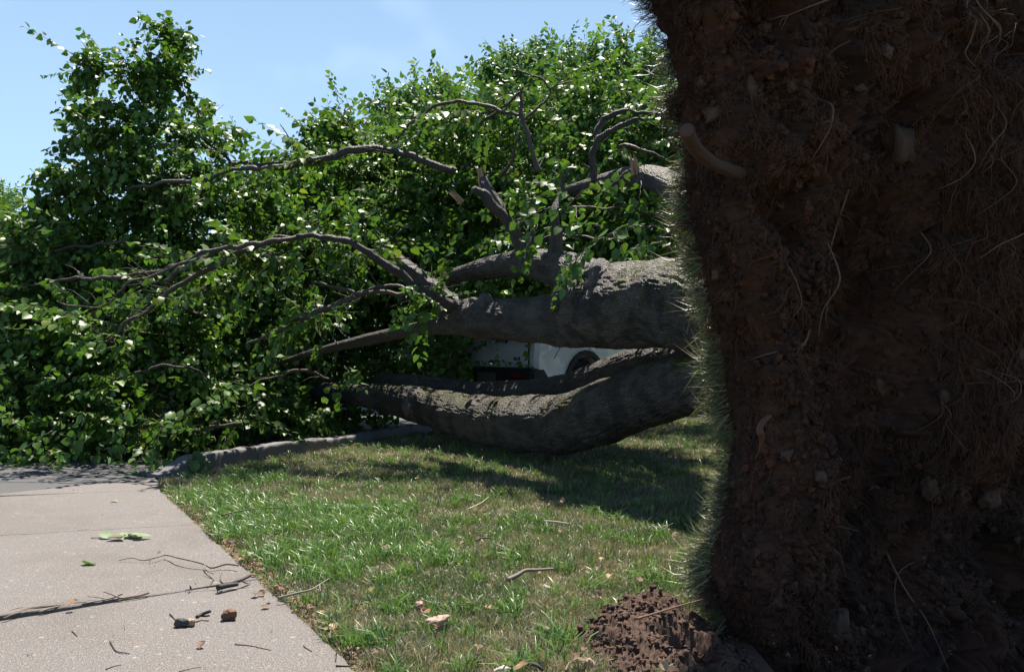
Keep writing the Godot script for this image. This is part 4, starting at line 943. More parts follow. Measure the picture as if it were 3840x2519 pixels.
func ribbon(buf: Buf, poly: PackedVector2Array, y: float) -> void:
	var tris := Geometry2D.triangulate_polygon(poly)
	var first := buf.v.size()
	for p in poly: buf.p(Vector3(p.x, y, p.y))
	for k in range(0, tris.size(), 3):
		var a := poly[tris[k]]
		var b := poly[tris[k + 1]]
		var c := poly[tris[k + 2]]
		if (b - a).cross(c - a) > 0: buf.t(first + tris[k], first + tris[k + 1], first + tris[k + 2])
		else: buf.t(first + tris[k], first + tris[k + 2], first + tris[k + 1])

func xz(p: Vector3) -> Vector2:
	return Vector2(p.x, p.z)

func build_ground() -> void:
	var r1 := Vector3(-1.099, 0, -4.202)
	var r2 := Vector3(-1.781, 0, -5.487)
	var r3 := Vector3(-2.486, 0, -6.851)
	var r4 := Vector3(-2.743, 0, -7.512)
	var r0 := Vector3(-0.465, 0, -3.001) + (Vector3(-0.465, 0, -3.001) - Vector3(-0.953, 0, -3.912)) * 0.9
	var j1 := (Vector3(-1.883, 0, -3.573) - r1).normalized() * 1.9
	var j2 := (Vector3(-2.723, 0, -5.161) - r2).normalized() * 2.0
	var j3 := (Vector3(-3.449, 0, -6.534) - r3).normalized() * 2.1
	var j4 := (Vector3(-3.51, 0, -6.649) - r4).normalized() * 2.2
	# far land: a frame of four sheets round the modelled ground
	var b := Buf.new()
	for rect in [[-400, -400, 400, -16], [-400, 3, 400, 300], [-400, -16, -13, 3], [8, -16, 400, 3]]:
		ribbon(b, PackedVector2Array([Vector2(rect[0], rect[1]), Vector2(rect[2], rect[1]), Vector2(rect[2], rect[3]), Vector2(rect[0], rect[3])]), -0.03)
	tag(obj("ground", b.mesh(), M.far_ground, self), "", "", "", "structure")
	# the earth under the lawn, with the pit that the roots left
	b = Buf.new()
	var xs := []
	var x := -13.0
	while x < 8.0:
		xs.append(x)
		x += 0.04 if x > -3.2 and x < 3.2 else 0.4
	xs.append(8.0)
	var zs := []
	var z := 3.0
	while z > -16.0:
		zs.append(z)
		z -= 0.04 if z < -1.5 and z > -7.5 else 0.2
	zs.append(-16.0)
	for zz: float in zs:
		for xx: float in xs:
			var w := Vector3(xx, 0, zz) - PLATE_AT
			var bare := smooth(0.0, 0.1, w.dot(PLATE_ALONG)) * smooth(-0.4, -0.3, w.dot(PLATE_OUT)) * (1.0 - smooth(1.0, 1.3, w.dot(PLATE_OUT)))
			var g := 1.0 + 0.4 * n_low.get_noise_2d(xx * 200, zz * 200)
			b.p(Vector3(xx, ground_h(xx, zz), zz), Vector2.ZERO, Color(0.115 * g, 0.095 * g, 0.05 * g).lerp(Color(0.075, 0.045, 0.03), bare))
	b.grid(0, zs.size(), xs.size())
	tag(obj("lawn", b.mesh(), M.earth, self), "", "", "", "structure")
	# pavement of separate slabs
	var walk := Node3D.new()
	add(walk, "pavement", self)
	tag(walk, "", "", "", "structure")
	slab(walk, r0 + j1, r0, r1, r1 + j1, [0, 0, -0.001, -0.004])
	slab(walk, r1 + j1, r1, r2, r2 + j2, [0.040, 0.001, 0.001, 0.003])
	slab(walk, r2 + j2, r2, r3, r3 + j3, [0.003, 0.001, 0.0, 0.0])
	slab(walk, r3 + j3, r3, r4, r4 + j4, [0.012, 0.0, 0.0, 0.0])
	# road
	var kerb := [r4 + Vector3(0.02, 0, 0.0), Vector3(-2.629, 0, -7.744), Vector3(-2.51, 0, -7.991), Vector3(-2.278, 0, -8.699), Vector3(-2.041, 0, -9.195), Vector3(-1.837, 0, -9.627), Vector3(-1.559, 0, -10.333), Vector3(-1.352, 0, -10.881), Vector3(-1.187, 0, -11.375), Vector3(-0.85, 0, -11.75), Vector3(-0.1, 0, -11.85), Vector3(0.75, 0, -12.4), Vector3(1.7, 0, -13.3), Vector3(3.0, 0, -14.4), Vector3(5, 0, -15.4)]
	var poly := PackedVector2Array([xz(r4 + j4 * 2.2), xz(r4) + Vector2(0, -0.0)])
	for p: Vector3 in kerb: poly.append(xz(p))
	poly.append_array(PackedVector2Array([Vector2(8, -15.5), Vector2(8, -15.9), Vector2(-12.9, -15.9), Vector2(-12.9, -7)]))
	b = Buf.new()
	ribbon(b, poly, -0.006)
	tag(obj("road", b.mesh(), M.asphalt, self), "", "", "", "structure")
	# kerb stones
	var edge := Node3D.new()
	add(edge, "kerb", self)
	tag(edge, "", "", "", "structure")
	for k in kerb.size() - 1:
		if k == 1: continue
		var a: Vector3 = kerb[k]
		var c: Vector3 = kerb[2 if k == 0 else k + 1]
		kerb_stone(edge, a, c, 0.015 if k == 0 else 0.135, k)
	# lawn outline
	for p: Vector3 in [r0, Vector3(-0.465, 0, -3.001), Vector3(-0.631, 0, -3.312), Vector3(-0.775, 0, -3.573), Vector3(-0.953, 0, -3.912), Vector3(-1.099, 0, -4.202), Vector3(-1.278, 0, -4.54), Vector3(-1.526, 0, -4.99), Vector3(-1.855, 0, -5.651), Vector3(-2.231, 0, -6.368), Vector3(-2.612, 0, -7.11)]: lawn_outline.append(xz(p) + Vector2(0.012, 0))
	for p: Vector3 in kerb: lawn_outline.append(xz(p) + Vector2(0.02, 0.02))
	lawn_outline.append_array(PackedVector2Array([Vector2(6, -15), Vector2(6, -1.5)]))

func kerb_stone(parent: Node3D, a: Vector3, c: Vector3, first_high: float, seed_at: int) -> void:
	var d := c - a
	var len := d.length()
	d = d.normalized()
	var out := Vector3(d.z, 0, -d.x)    # towards the road
	if out.x > 0 and a.x < -1: out = -out
	if out.z > 0: out = -out
	var buf := Buf.new()
	var n := maxi(8, int(len / 0.03))
	var prof := [Vector2(0, -0.12), Vector2(0, 0.3), Vector2(0, 0.75), Vector2(0.003, 0.94), Vector2(0.014, 1.0), Vector2(0.05, 1.02), Vector2(0.10, 1.02), Vector2(0.126, 0.99), Vector2(0.138, 0.9), Vector2(0.14, 0.4), Vector2(0.14, -0.12)]
	for k in n + 1:
		var t := float(k) / n
		var e := minf(t, 1 - t) * len
		var h := lerpf(first_high, 0.135, smooth(0.0, 0.75, t)) if first_high < 0.1 else 0.135
		h *= (0.85 if seed_at < 5 else 0.62) - 0.12 * (1.0 - smooth(0.0, 0.04, e)) + 0.12 * n_low.get_noise_2d(seed_at * 90 + t * 40, 5)
		var pull := 0.012 * (1.0 - smooth(0.0, 0.035, e))
		for p: Vector2 in prof:
			var at := a + d * (0.004 + t * (len - 0.008)) + out * lerpf(p.x, 0.07, pull * 6)
			var y := p.y * h if p.y > 0 else p.y
			at += Vector3(0, y, 0)
			at += (out * -1.0 + Vector3.UP) * 0.012 * n_low.get_noise_3d(at.x * 350 + seed_at * 30, at.y * 700, at.z * 500) + out * 0.012 * n_low.get_noise_3d(at.x * 1500, at.y * 1500, at.z * 1500)
			var g := 1.0 + 0.35 * n_low.get_noise_3d(at.x * 700, at.y * 700, at.z * 700)
			buf.p(at - a, Vector2.ZERO, Color(g, g, g))
	buf.grid(0, n + 1, prof.size())
	var ends := [0, n * prof.size()]
	for e: int in ends:
		for k in range(1, prof.size() - 1):
			buf.t(e, e + k, e + k + 1)
	obj("kerb_stone", buf.mesh(), M.kerb, parent).position = a

func edge_gap(p: Vector2) -> float:
	var d := 9.0
	for k in 10:
		d = minf(d, (Geometry2D.get_closest_point_to_segment(p, lawn_outline[k], lawn_outline[k + 1]) - p).length())
	return d

func build_crumbled_litter() -> void:
	# shreds of dead leaf, bark and straw: thick along the pavement's edge, thin over lawn and slabs
	var b := Buf.new()
	for k in 3:
		var o := rv(0.4)
		var q := []
		for j in 4: q.append(b.p(o + Vector3(cos(j * 1.57) * rng.randf_range(0.3, 0.6), rng.randf_range(-0.1, 0.25), sin(j * 1.57) * rng.randf_range(0.2, 0.4))))
		b.q(q[0], q[1], q[2], q[3])
	var xs: Array[Transform3D] = []
	var cs := PackedColorArray()
	var tones := [Color(0.15, 0.062, 0.03), Color(0.08, 0.04, 0.025), Color(0.17, 0.105, 0.06), Color(0.05, 0.03, 0.022), Color(0.20, 0.15, 0.10)]
	for k in 2300:
		var at: Vector2
		var e := lawn_outline[rng.randi() % 10].lerp(lawn_outline[rng.randi() % 10], 0.0)
		var j := rng.randi() % 10
		e = lawn_outline[j].lerp(lawn_outline[j + 1], rng.randf())
		if n_low.get_noise_2d(e.x * 350, e.y * 350) < rng.randf_range(-0.35, 0.3) and k % 4 != 0: continue
		at = e + Vector2(rng.randf_range(-0.015, 0.02) + 0.05 * rng.randf() * rng.randf(), rng.randf_range(-0.02, 0.02))
		var s := rng.randf_range(0.005, 0.016)
		if k % 4 == 0:
			at = e + Vector2(0.1 + 2.6 * pow(rng.randf(), 1.5), rng.randf_range(-0.6, 0.6))
			if not Geometry2D.is_point_in_polygon(at, lawn_outline): continue
			s *= 1.3
		elif k % 9 == 1:
			at = e - Vector2(1.3 * pow(rng.randf(), 2.0), rng.randf_range(-0.3, 0.3))
			s *= 0.6
		var on_lawn := Geometry2D.is_point_in_polygon(at, lawn_outline)
		if on_lawn and Vector2((at.x - 0.5) / 0.3, (at.y + 3.36) / 0.5).length() < 1.0: continue
		xs.append(Transform3D(Basis.from_euler(rv(0.7) + Vector3(0, rng.randf() * TAU, 0)).scaled(Vector3.ONE * s), Vector3(at.x, rng.randf_range(0.0, 0.03) if on_lawn else 0.004, at.y)))
		cs.append(tones[rng.randi() % 5] * rng.randf_range(0.7, 1.2))
	tag(stuff("leaf_litter", b.mesh(), M.shreds, self, xs, cs), "crumbled dead leaf litter along the edge of the pavement and over the lawn", "leaf litter")

func build_grass() -> void:
	var fine: Array[ArrayMesh] = []
	for k in 4: fine.append(make_tuft(13, 0.052, 0.0026, 0.03, 0.75))
	var coarse: Array[ArrayMesh] = []
	for k in 3: coarse.append(make_tuft(9, 0.085, 0.0065, 0.03, 0.8))
	var lists := []
	for k in 7: lists.append([[] as Array[Transform3D], PackedColorArray()])
	var lush := [[Vector3(-2.017, 0, -6.404), 0.42], [Vector3(-1.44, 0, -5.902), 0.5], [Vector3(-1.475, 0, -5.282), 0.32], [Vector3(-0.839, 0, -5.408), 0.36], [Vector3(-1.017, 0, -4.68), 0.3], [Vector3(-0.65, 0, -4.729), 0.22], [Vector3(-0.315, 0, -4.586), 0.17], [Vector3(-0.875, 0, -5.98), 0.35], [Vector3(-0.403, 0, -4.779), 0.14], [Vector3(-0.824, 0, -4.323), 0.22], [Vector3(-1.954, 0, -7.341), 0.3], [Vector3(0.149, 0, -3.361), 0.07], [Vector3(-0.535, 0, -3.264), 0.08]]
	for pass_at in [[-2.55, -4.2, 3100.0], [-4.2, -6.0, 2200.0], [-6.0, -8.6, 1250.0], [-8.6, -12.0, 650.0], [-12.0, -14.5, 420.0]]:
		var z0: float = pass_at[0]
		var z1: float = pass_at[1]
		var x0 := -0.6 * -z1 * 0.75
		var x1 := 0.50 * -z1
		var n := int((z0 - z1) * (x1 - x0) * float(pass_at[2]))
		for k in n:
			var x := rng.randf_range(x0, x1)
			var z := rng.randf_range(z1, z0)
			if (x > -z * 0.29 and rng.randf() < 0.7) or x < z * 0.56 or not Geometry2D.is_point_in_polygon(Vector2(x, z), lawn_outline): continue
			var w := Vector3(x, 0, z) - PLATE_AT
			var s := w.dot(PLATE_ALONG)
			var p := w.dot(PLATE_OUT)
			if s > -0.03 and p > -0.42 and (p < 1.3 or s > 3.0): continue
			var md := Vector2((x - 0.50) / 0.26, (z + 3.36) / 0.44).length()
			if md < (1.25 if x > 0.56 else 0.85) + 0.3 * n_low.get_noise_2d(x * 400, z * 400): continue
			if edge_gap(Vector2(x, z)) < 0.018 + 0.06 * n_low.get_noise_2d(x * 300, z * 300) and rng.randf() < 0.8: continue
			var tone := n_low.get_noise_2d(x * 110 + 700, z * 110)
			var fine_tone := n_low.get_noise_2d(x * 420, z * 420 + 90)
			if fine_tone < -0.42 and rng.randf() < 0.75: continue
			var patch := 0.0
			for l in lush: patch = maxf(patch, 1.0 - (Vector2(x, z) - xz(l[0])).length() / float(l[1]))
			patch += 0.35 * n_low.get_noise_2d(x * 500 + 40, z * 500)
			var up := (Vector3.UP + rv(0.22)).normalized()
			var bas := Basis(Vector3.UP, rng.randf() * TAU)
			var at := Vector3(x, ground_h(x, z) - 0.004, z)
			if patch > 0.12 and rng.randf() < 0.55:
				var l: Array = lists[4 + rng.randi() % 3]
				(l[0] as Array).append(Transform3D(frame_on(up, bas.z).scaled(Vector3.ONE * rng.randf_range(0.65, 1.15)), at))
				var b := rng.randf_range(0.8, 1.2)
				l[1].append(Color(0.12 * b, 0.225 * b, 0.05 * b))
			else:
				var l: Array = lists[rng.randi() % 4]
				(l[0] as Array).append(Transform3D(frame_on(up, bas.z).scaled(Vector3.ONE * rng.randf_range(0.6, 1.1) * (1.0 + 0.25 * fine_tone)), at))
				l[1].append(grass_tint(clampf(0.55 + tone * 0.9 + patch * 0.5, 0.2, 0.95)))
	for k in 7:
		var g := stuff("grass", fine[k] if k < 4 else coarse[k - 4], M.grass, self, lists[k][0], lists[k][1])
		tag(g, "short mown lawn grass, green mixed with straw" if k < 4 else "broad bright green blades of coarse grass in the lawn", "grass", "grass of the lawn")

# ---------------------------------------------------------------- litter

func stick(called: String, label: String, group: String, m: Material, pts: Array, r0: float, r1: float, forks := []) -> void:
	var at: Vector3 = pts[0]
	var b := Buf.new()
	for run: Array in [pts] + forks:
		var path := []
		for k in run.size():
			var t := float(k) / (run.size() - 1)
			var v: Vector3 = run[k]
			var r := lerpf(r0, r1, t) * (1.0 if run == pts else 0.6)
			path.append(Vector4(v.x, v.y + r * 0.8, v.z, r))
		tube(b, path, 8, 0.012, r0 * 0.12, 0.3, 0.0, Color.WHITE, at)
	var o := obj(called, b.mesh(), m, self)
	o.position = at
	tag(o, label, "twig" if called == "twig" else "stick", group)

func dry_leaf(at: Vector3, long: float, label: String, tint: int, turn: float, tilt: float, group := "") -> void:
	var b := Buf.new()
	var n := 7
	var size := long * 0.75
	for r in n:
		for k in 5:
			var t := float(r) / (n - 1)
			var u := k / 2.0 - 1.0
			var w: float = sin(pow(t, 0.8) * PI) * 0.36 + 0.02
			w *= 1.0 + 0.25 * n_low.get_noise_2d(t * 300 + at.x * 900, u * 200)
			b.p(Vector3(u * w, absf(u) * 0.22 + 0.10 * sin(t * 5 + at.x * 30) + 0.06 * n_low.get_noise_2d(t * 260, u * 260 + at.z * 700), t - 0.5) * size)
	b.grid(0, n, 5)
	tubeish(b, Vector3(0, 0, -0.5) * size, Vector3(0.05, 0.06, -0.85) * size, 0.0012)
	var o := obj("dry_leaf", b.mesh(), [M.dry_orange, M.dry_brown, M.dry_tan][tint], self)
	o.position = at
	o.rotation = Vector3(tilt, turn, tilt * 0.7)
	tag(o, label, "leaf", group)

func tubeish(b: Buf, a: Vector3, c: Vector3, r: float) -> void:
	tube(b, [Vector4(a.x, a.y, a.z, r), Vector4(c.x, c.y, c.z, r * 0.7)], 4, 0.05)

func build_litter() -> void:
	var tw := "twigs strewn over the pavement"
	var d := Vector3(0, 0.004, 0)
	stick("twig", "long thin grey twig curving across the slab, forked near the lawn edge", tw, M.twig_grey,
		[Vector3(-1.099, 0.03, -4.099), Vector3(-1.229, 0.02, -4.353), Vector3(-1.29, 0.02, -4.379), Vector3(-1.347, 0.01, -4.354), Vector3(-1.389, 0.02, -4.379), Vector3(-1.452, 0.03, -4.403), Vector3(-1.534, 0.03, -4.466), Vector3(-1.633, 0.02, -4.577), Vector3(-1.663, 0.02, -4.521), Vector3(-1.716, 0.01, -4.512), Vector3(-1.774, 0.02, -4.521), Vector3(-1.83, 0.01, -4.512)].slice(1), 0.0055, 0.002,
		[[Vector3(-1.389, 0.02, -4.379), Vector3(-1.353, 0.015, -4.299), Vector3(-1.289, 0.02, -4.196), Vector3(-1.273, 0.015, -4.116), Vector3(-1.267, 0.01, -4.033)], [Vector3(-1.289, 0.02, -4.196), Vector3(-1.324, 0.02, -4.236), Vector3(-1.358, 0.02, -4.269)], [Vector3(-1.633, 0.02, -4.577), Vector3(-1.648, 0.02, -4.606)], [Vector3(-1.673, 0.02, -4.494), Vector3(-1.678, 0.01, -4.485)]])
	stick("stick", "thick dark stick lying in the pavement joint beside the lawn", "", M.twig_dark,
		[Vector3(-1.11, 0.03, -4.115), Vector3(-1.133, 0.025, -4.06), Vector3(-1.162, 0.02, -4.036), Vector3(-1.192, 0.02, -4.014), Vector3(-1.234, 0.012, -4.018), Vector3(-1.265, 0.01, -4.011), Vector3(-1.339, 0.006, -3.978)], 0.0075, 0.002,
		[[Vector3(-1.133, 0.025, -4.06), Vector3(-1.114, 0.015, -4.057), Vector3(-1.096, 0.01, -4.07)], [Vector3(-1.192, 0.02, -4.014), Vector3(-1.203, 0.04, -3.997), Vector3(-1.228, 0.05, -4.107)], [Vector3(-1.324, 0.006, -3.999), Vector3(-1.318, 0.03, -3.966)]])
	stick("stick", "short black bark-covered stick under the thick one in the joint", "", M.twig_black, [Vector3(-1.202, 0.012, -3.961), Vector3(-1.177, 0.012, -3.996), Vector3(-1.14, 0.012, -4.032)], 0.013, 0.009)
	stick("twig", "straight brown twig lying along the middle of the pavement joint", tw, M.twig_brown, [Vector3(-1.462, 0.012, -3.905), Vector3(-1.487, 0.01, -3.866), Vector3(-1.517, 0.01, -3.846), Vector3(-1.544, 0.012, -3.825), Vector3(-1.585, 0.02, -3.847), Vector3(-1.622, 0.03, -3.855)], 0.0045, 0.002)
	stick("twig", "grey twig crossing the brown one in the joint", tw, M.twig_grey, [Vector3(-1.55, 0.02, -3.86), Vector3(-1.575, 0.012, -3.832), Vector3(-1.614, 0.01, -3.794), Vector3(-1.664, 0.008, -3.757)], 0.004, 0.0025, [[Vector3(-1.593, 0.012, -3.812), Vector3(-1.639, 0.02, -3.814), Vector3(-1.671, 0.02, -3.82)]])
	for k in 6:
		var a := [Vector3(-1.907, 0, -3.618), Vector3(-1.889, 0, -3.584), Vector3(-1.862, 0, -3.55), Vector3(-1.774, 0, -3.641), Vector3(-1.871, 0, -3.641), Vector3(-1.834, 0, -3.665)]
		var c := [Vector3(-1.815, 0, -3.8), Vector3(-1.742, 0, -3.775), Vector3(-1.801, 0, -3.713), Vector3(-1.686, 0, -3.788), Vector3(-1.717, 0, -3.8), Vector3(-1.658, 0, -3.781)]
		var p: Vector3 = a[k]
		var q: Vector3 = c[k]
		var words := ["topmost pale twig of the bundle in the raised joint at the left edge", "long straight twig in the bundle in the raised joint, ending furthest left", "lowest twig of the bundle in the raised joint, nearest the photo's edge", "short twig at the front right end of the bundle in the joint", "thin twig pushed deepest under the raised slab edge", "thin twig reaching furthest right from the bundle in the joint"]
		stick("twig", words[k], "twigs bundled in the raised joint", [M.twig_grey, M.twig_brown, M.twig_dark][k % 3], [p + Vector3(0, 0.006, 0.0), p.lerp(q, 0.3) + Vector3(0, 0.012, 0.008), p.lerp(q, 0.65) + Vector3(0, 0.008, -0.006), q + Vector3(0, 0.01, 0)], rng.randf_range(0.0028, 0.0045), 0.0016)
	stick("stick", "black twig with a knobbly end lying left of the brick fragment", "", M.twig_black, [Vector3(-1.153, 0.01, -3.548), Vector3(-1.14, 0.015, -3.575), Vector3(-1.113, 0.025, -3.573), Vector3(-1.111, 0.026, -3.571)], 0.008, 0.006, [[Vector3(-1.144, 0.012, -3.569), Vector3(-1.129, 0.01, -3.571), Vector3(-1.113, 0.012, -3.575)]])
	for spec in [[Vector3(-1.184, 0.013, -3.482), Vector3(0.05, 0.034, 0.032), M.clod_dark, "dark lump at the left end of the black twig"], [Vector3(-1.157, 0.012, -3.491), Vector3(0.038, 0.03, 0.03), M.clod_tan, "tan lump stuck beside the dark one on the black twig"]]:
		var o := obj("bark_lump", rough_stone(spec[1], spec[0].x * 7, 12, 0.5, 0.3), spec[2], self)
		o.position = spec[0]
		tag(o, spec[3], "lump")
	var brick := obj("brick_fragment", rough_stone(Vector3(0.054, 0.040, 0.036), 4.4, 20, 0.5, 0.6), M.brick, self)
	brick.position = Vector3(-1.044, 0.018, -3.576)
	brick.rotation = Vector3(0.1, 0.35, -0.1)
	tag(brick, "reddish brown brick fragment standing on the pavement slab", "stone")
	for spec in [
		[[Vector3(-1.424, 0, -3.573), Vector3(-1.399, 0, -3.506), Vector3(-1.376, 0, -3.448)], "small grey twig pointing towards the viewer on the nearest slab", M.twig_grey, 0.0022], [[Vector3(-1.286, 0, -3.647), Vector3(-1.257, 0, -3.601), Vector3(-1.237, 0, -3.567)], "short dark twig just left above the black knobbly twig", M.twig_dark, 0.0028],
		[[Vector3(-1.556, 0, -3.432), Vector3(-1.532, 0, -3.401), Vector3(-1.51, 0, -3.371)], "tiny brown twig alone near the left of the nearest slab", M.twig_brown, 0.002], [[Vector3(-1.369, 0, -3.307), Vector3(-1.325, 0, -3.231), Vector3(-1.298, 0, -3.195), Vector3(-1.252, 0, -3.177)], "crooked dark twig with a bend on the nearest slab", M.twig_dark, 0.0026],
		[[Vector3(-1.263, 0, -3.02), Vector3(-1.252, 0, -3.049), Vector3(-1.233, 0, -3.065)], "thin dark twig at the bottom edge of the photo", M.twig_dark, 0.0016], [[Vector3(-1.029, 0, -3.001), Vector3(-1.004, 0, -3.025), Vector3(-0.974, 0, -3.049)], "faint thin twig at the bottom centre of the slab", M.twig_brown, 0.0014],
		[[Vector3(-0.935, 0, -3.273), Vector3(-0.88, 0, -3.259), Vector3(-0.799, 0, -3.213)], "thin straight brown twig on the slab below the brick fragment", M.twig_brown, 0.0022], [[Vector3(-0.698, 0, -3.264), Vector3(-0.69, 0, -3.241), Vector3(-0.66, 0, -3.199)], "short hooked reddish twig near the lawn edge", M.twig_brown, 0.003],
		[[Vector3(-0.562, 0, -3.095), Vector3(-0.562, 0.02, -3.109), Vector3(-0.559, 0.04, -3.111)], "little upright twig standing beside the lawn edge", M.twig_brown, 0.002], [[Vector3(-0.553, 0, -3.049), Vector3(-0.526, 0, -3.049), Vector3(-0.506, 0, -3.049)], "short dark twig lying flat beside the upright one", M.twig_dark, 0.0034],
		[[Vector3(-1.065, 0, -3.59), Vector3(-1.048, 0, -3.607), Vector3(-1.029, 0, -3.63)], "thin twig lying just in front of the brick fragment", M.twig_brown, 0.0018], [[Vector3(-2.376, 0, -5.307), Vector3(-2.34, 0, -5.332), Vector3(-2.323, 0, -5.357)], "tiny twig on the far slab at the left", M.twig_brown, 0.0025],
		[[Vector3(-1.964, 0, -6.194), Vector3(-1.806, 0, -6.077), Vector3(-1.618, 0, -5.902)], "", M.twig_dark, 0.004], [[Vector3(-2.945, 0, -7.317), Vector3(-2.82, 0, -7.224), Vector3(-2.602, 0, -7)], "dark twig lying across the far corner of the pavement by the kerb", M.twig_dark, 0.004]]:
		if spec[1] == "": continue
		stick("twig", spec[1], tw, spec[2], spec[0], spec[3], spec[3] * 0.55)
	# green sprig and leaves that blew onto the slabs
	var sprig := thing("fallen_sprig", Vector3(-2.03, 0.004, -5.06))
	tag(sprig, "pale green sprig of several leaves lying on the middle slab", "sprig")
	var sb := Buf.new()
	tube(sb, [Vector4(-0.17, 0.004, -0.005, 0.0025), Vector4(-0.06, 0.008, 0.0, 0.002), Vector4(0.08, 0.006, -0.01, 0.0014)], 5, 0.03)
	obj("stem", sb.mesh(), M.twig_brown, sprig)
	for spec in [[-0.07, -0.01, -1.3, 0.075], [-0.02, -0.03, 0.5, 0.07], [0.0, 0.01, -2.2, 0.08], [0.03, -0.02, -0.4, 0.085], [0.06, 0.01, 1.3, 0.09], [0.05, -0.03, 0.2, 0.07], [-0.03, 0.02, 2.2, 0.07], [0.08, -0.02, -1.2, 0.08]]:
		var f := frame_on(Vector3(sin(spec[2]), rng.randf_range(0.05, 0.35), -cos(spec[2])), Vector3(0, 1, 0) + rv(0.5))
		obj("leaf", leaf_meshes[2], M.leaf_pale, sprig, Transform3D(f.scaled_local(Vector3.ONE * spec[3]), Vector3(spec[0], 0.008, spec[1])))
	for spec in [[Vector3(-1.968, 0.006, -4.468), 0.07, "curled dark bluish-green leaf alone on the slab left of the long twig"], [Vector3(-2.599, 0.006, -6.295), 0.05, "small yellow-green leaf on the far slab"], [Vector3(-2.993, 0.02, -8.059), 0.10, "pale leaf lying on the asphalt at the start of the kerb"], [Vector3(-0.595, 0.02, -3.496), 0.04, ""], [Vector3(-1.732, 0.006, -4.741), 0.022, "speck of dark green leaf on the slab above the long twig"]]:
		if spec[2] == "": continue
		var o := obj("green_leaf", leaf_meshes[3], M.leaf_pale if spec[1] > 0.08 or spec[1] == 0.05 else M.leaf, self, Transform3D(frame_on(Vector3(0.8, 0.15, 0.3), Vector3.UP + rv(0.3)).scaled_local(Vector3.ONE * spec[1]), spec[0]))
		tag(o, spec[2], "leaf")
	# sticks on the lawn
	stick("stick", "grey bent stick lying on the lawn in the middle", "", M.twig_grey, [Vector3(-0.018, 0.02, -4.066), Vector3(0.024, 0.035, -4.093), Vector3(0.058, 0.05, -4.115), Vector3(0.101, 0.05, -4.13), Vector3(0.177, 0.04, -4.198)], 0.010, 0.005)
	stick("twig", "thin pale twig running from the pavement edge over the grass", "", M.twig_grey, [Vector3(-0.915, 0.02, -3.788), Vector3(-0.848, 0.03, -3.828), Vector3(-0.801, 0.035, -3.862), Vector3(-0.779, 0.04, -3.925), Vector3(-0.752, 0.05, -3.992)], 0.005, 0.002, [[Vector3(-0.779, 0.04, -3.925), Vector3(-0.763, 0.03, -3.861)]])
	stick("twig", "small upright forked twig at the edge of the shadow on the lawn", "", M.twig_pale, [Vector3(0.246, 0.02, -6.614), Vector3(0.251, 0.06, -6.58), Vector3(0.275, 0.07, -6.675), Vector3(0.265, 0.13, -6.624)], 0.004, 0.002)
	stick("twig", "thin dark twig lying in the lush grass near the kerb", "", M.twig_dark, [Vector3(-1.644, 0.05, -5.492), Vector3(-1.575, 0.05, -5.637), Vector3(-1.473, 0.05, -5.727), Vector3(-1.35, 0.05, -5.742)], 0.005, 0.002)
	stick("twig", "pale twig lying across the sunlit lawn right of the lush grass", "", M.twig_pale, [Vector3(-0.253, 0.05, -5.712), Vector3(-0.185, 0.05, -5.949), Vector3(-0.149, 0.06, -6.107)], 0.004, 0.002)
	stick("twig", "short straight pale twig on the dry grass below the shadow", "", M.twig_pale, [Vector3(0.176, 0.05, -5.29), Vector3(0.234, 0.05, -5.277), Vector3(0.306, 0.05, -5.225)], 0.006, 0.004)
	stick("twig", "bent dark twig beside the right-hand lush clump", "", M.twig_dark, [Vector3(-0.179, 0.05, -4.762), Vector3(-0.149, 0.06, -4.786), Vector3(-0.085, 0.05, -4.815)], 0.004, 0.003)
	stick("twig", "dark twig lying just beyond the front lawn edge of the shadow", "", M.twig_dark, [Vector3(-1.085, 0.05, -8.017), Vector3(-0.936, 0.05, -7.673), Vector3(-0.803, 0.05, -7.382)], 0.006, 0.003)
	stick("twig", "reddish forked root twig at the bottom edge left of the soil heap", "", M.twig_brown, [Vector3(0.164, 0.01, -2.97), Vector3(0.176, 0.02, -3.004), Vector3(0.208, 0.03, -3.035), Vector3(0.217, 0.05, -3.022)], 0.004, 0.002, [[Vector3(0.208, 0.03, -3.035), Vector3(0.227, 0.03, -3.014)]])
	stick("twig", "dark glossy twig end at the bottom edge of the photo on the lawn", "", M.twig_black, [Vector3(0.05, 0.03, -2.965), Vector3(0.071, 0.045, -2.912), Vector3(0.093, 0.03, -2.91)], 0.007, 0.006)
	stick("twig", "long brown root strand lying over the top of the soil heap", "", M.root_pale, [Vector3(0.413, 0.1, -3.215), Vector3(0.479, 0.1, -3.277), Vector3(0.566, 0.1, -3.364), Vector3(0.693, 0.1, -3.479)], 0.004, 0.002)
	# stones on the lawn
	for spec in [[Vector3(-0.265, 0.022, -3.456), Vector3(0.094, 0.046, 0.07), M.stone_pink, "flat pinkish tan stone lying in the lawn"], [Vector3(-0.355, 0.015, -3.712), Vector3(0.035, 0.03, 0.03), M.stone_pink, "small pinkish stone half hidden in the grass behind the larger one"], [Vector3(0.244, 0.01, -3.035), Vector3(0.03, 0.045, 0.03), M.stone_pink, "small rosy stone standing beside the soil heap"], [Vector3(-0.033, 0.01, -2.986), Vector3(0.05, 0.025, 0.04), M.stone_pale, "whitish stone at the bottom edge of the lawn"]]:
		var o := obj("stone", rough_stone(spec[1], spec[0].x * 5 + 2, 18, 0.45, 0.3), spec[2], self)
		o.position = spec[0]
		o.rotation = Vector3(-0.25, 0.3, 0.2)
		tag(o, spec[3], "stone")
	# dry leaves
	var gl := "dry leaves scattered on the lawn"
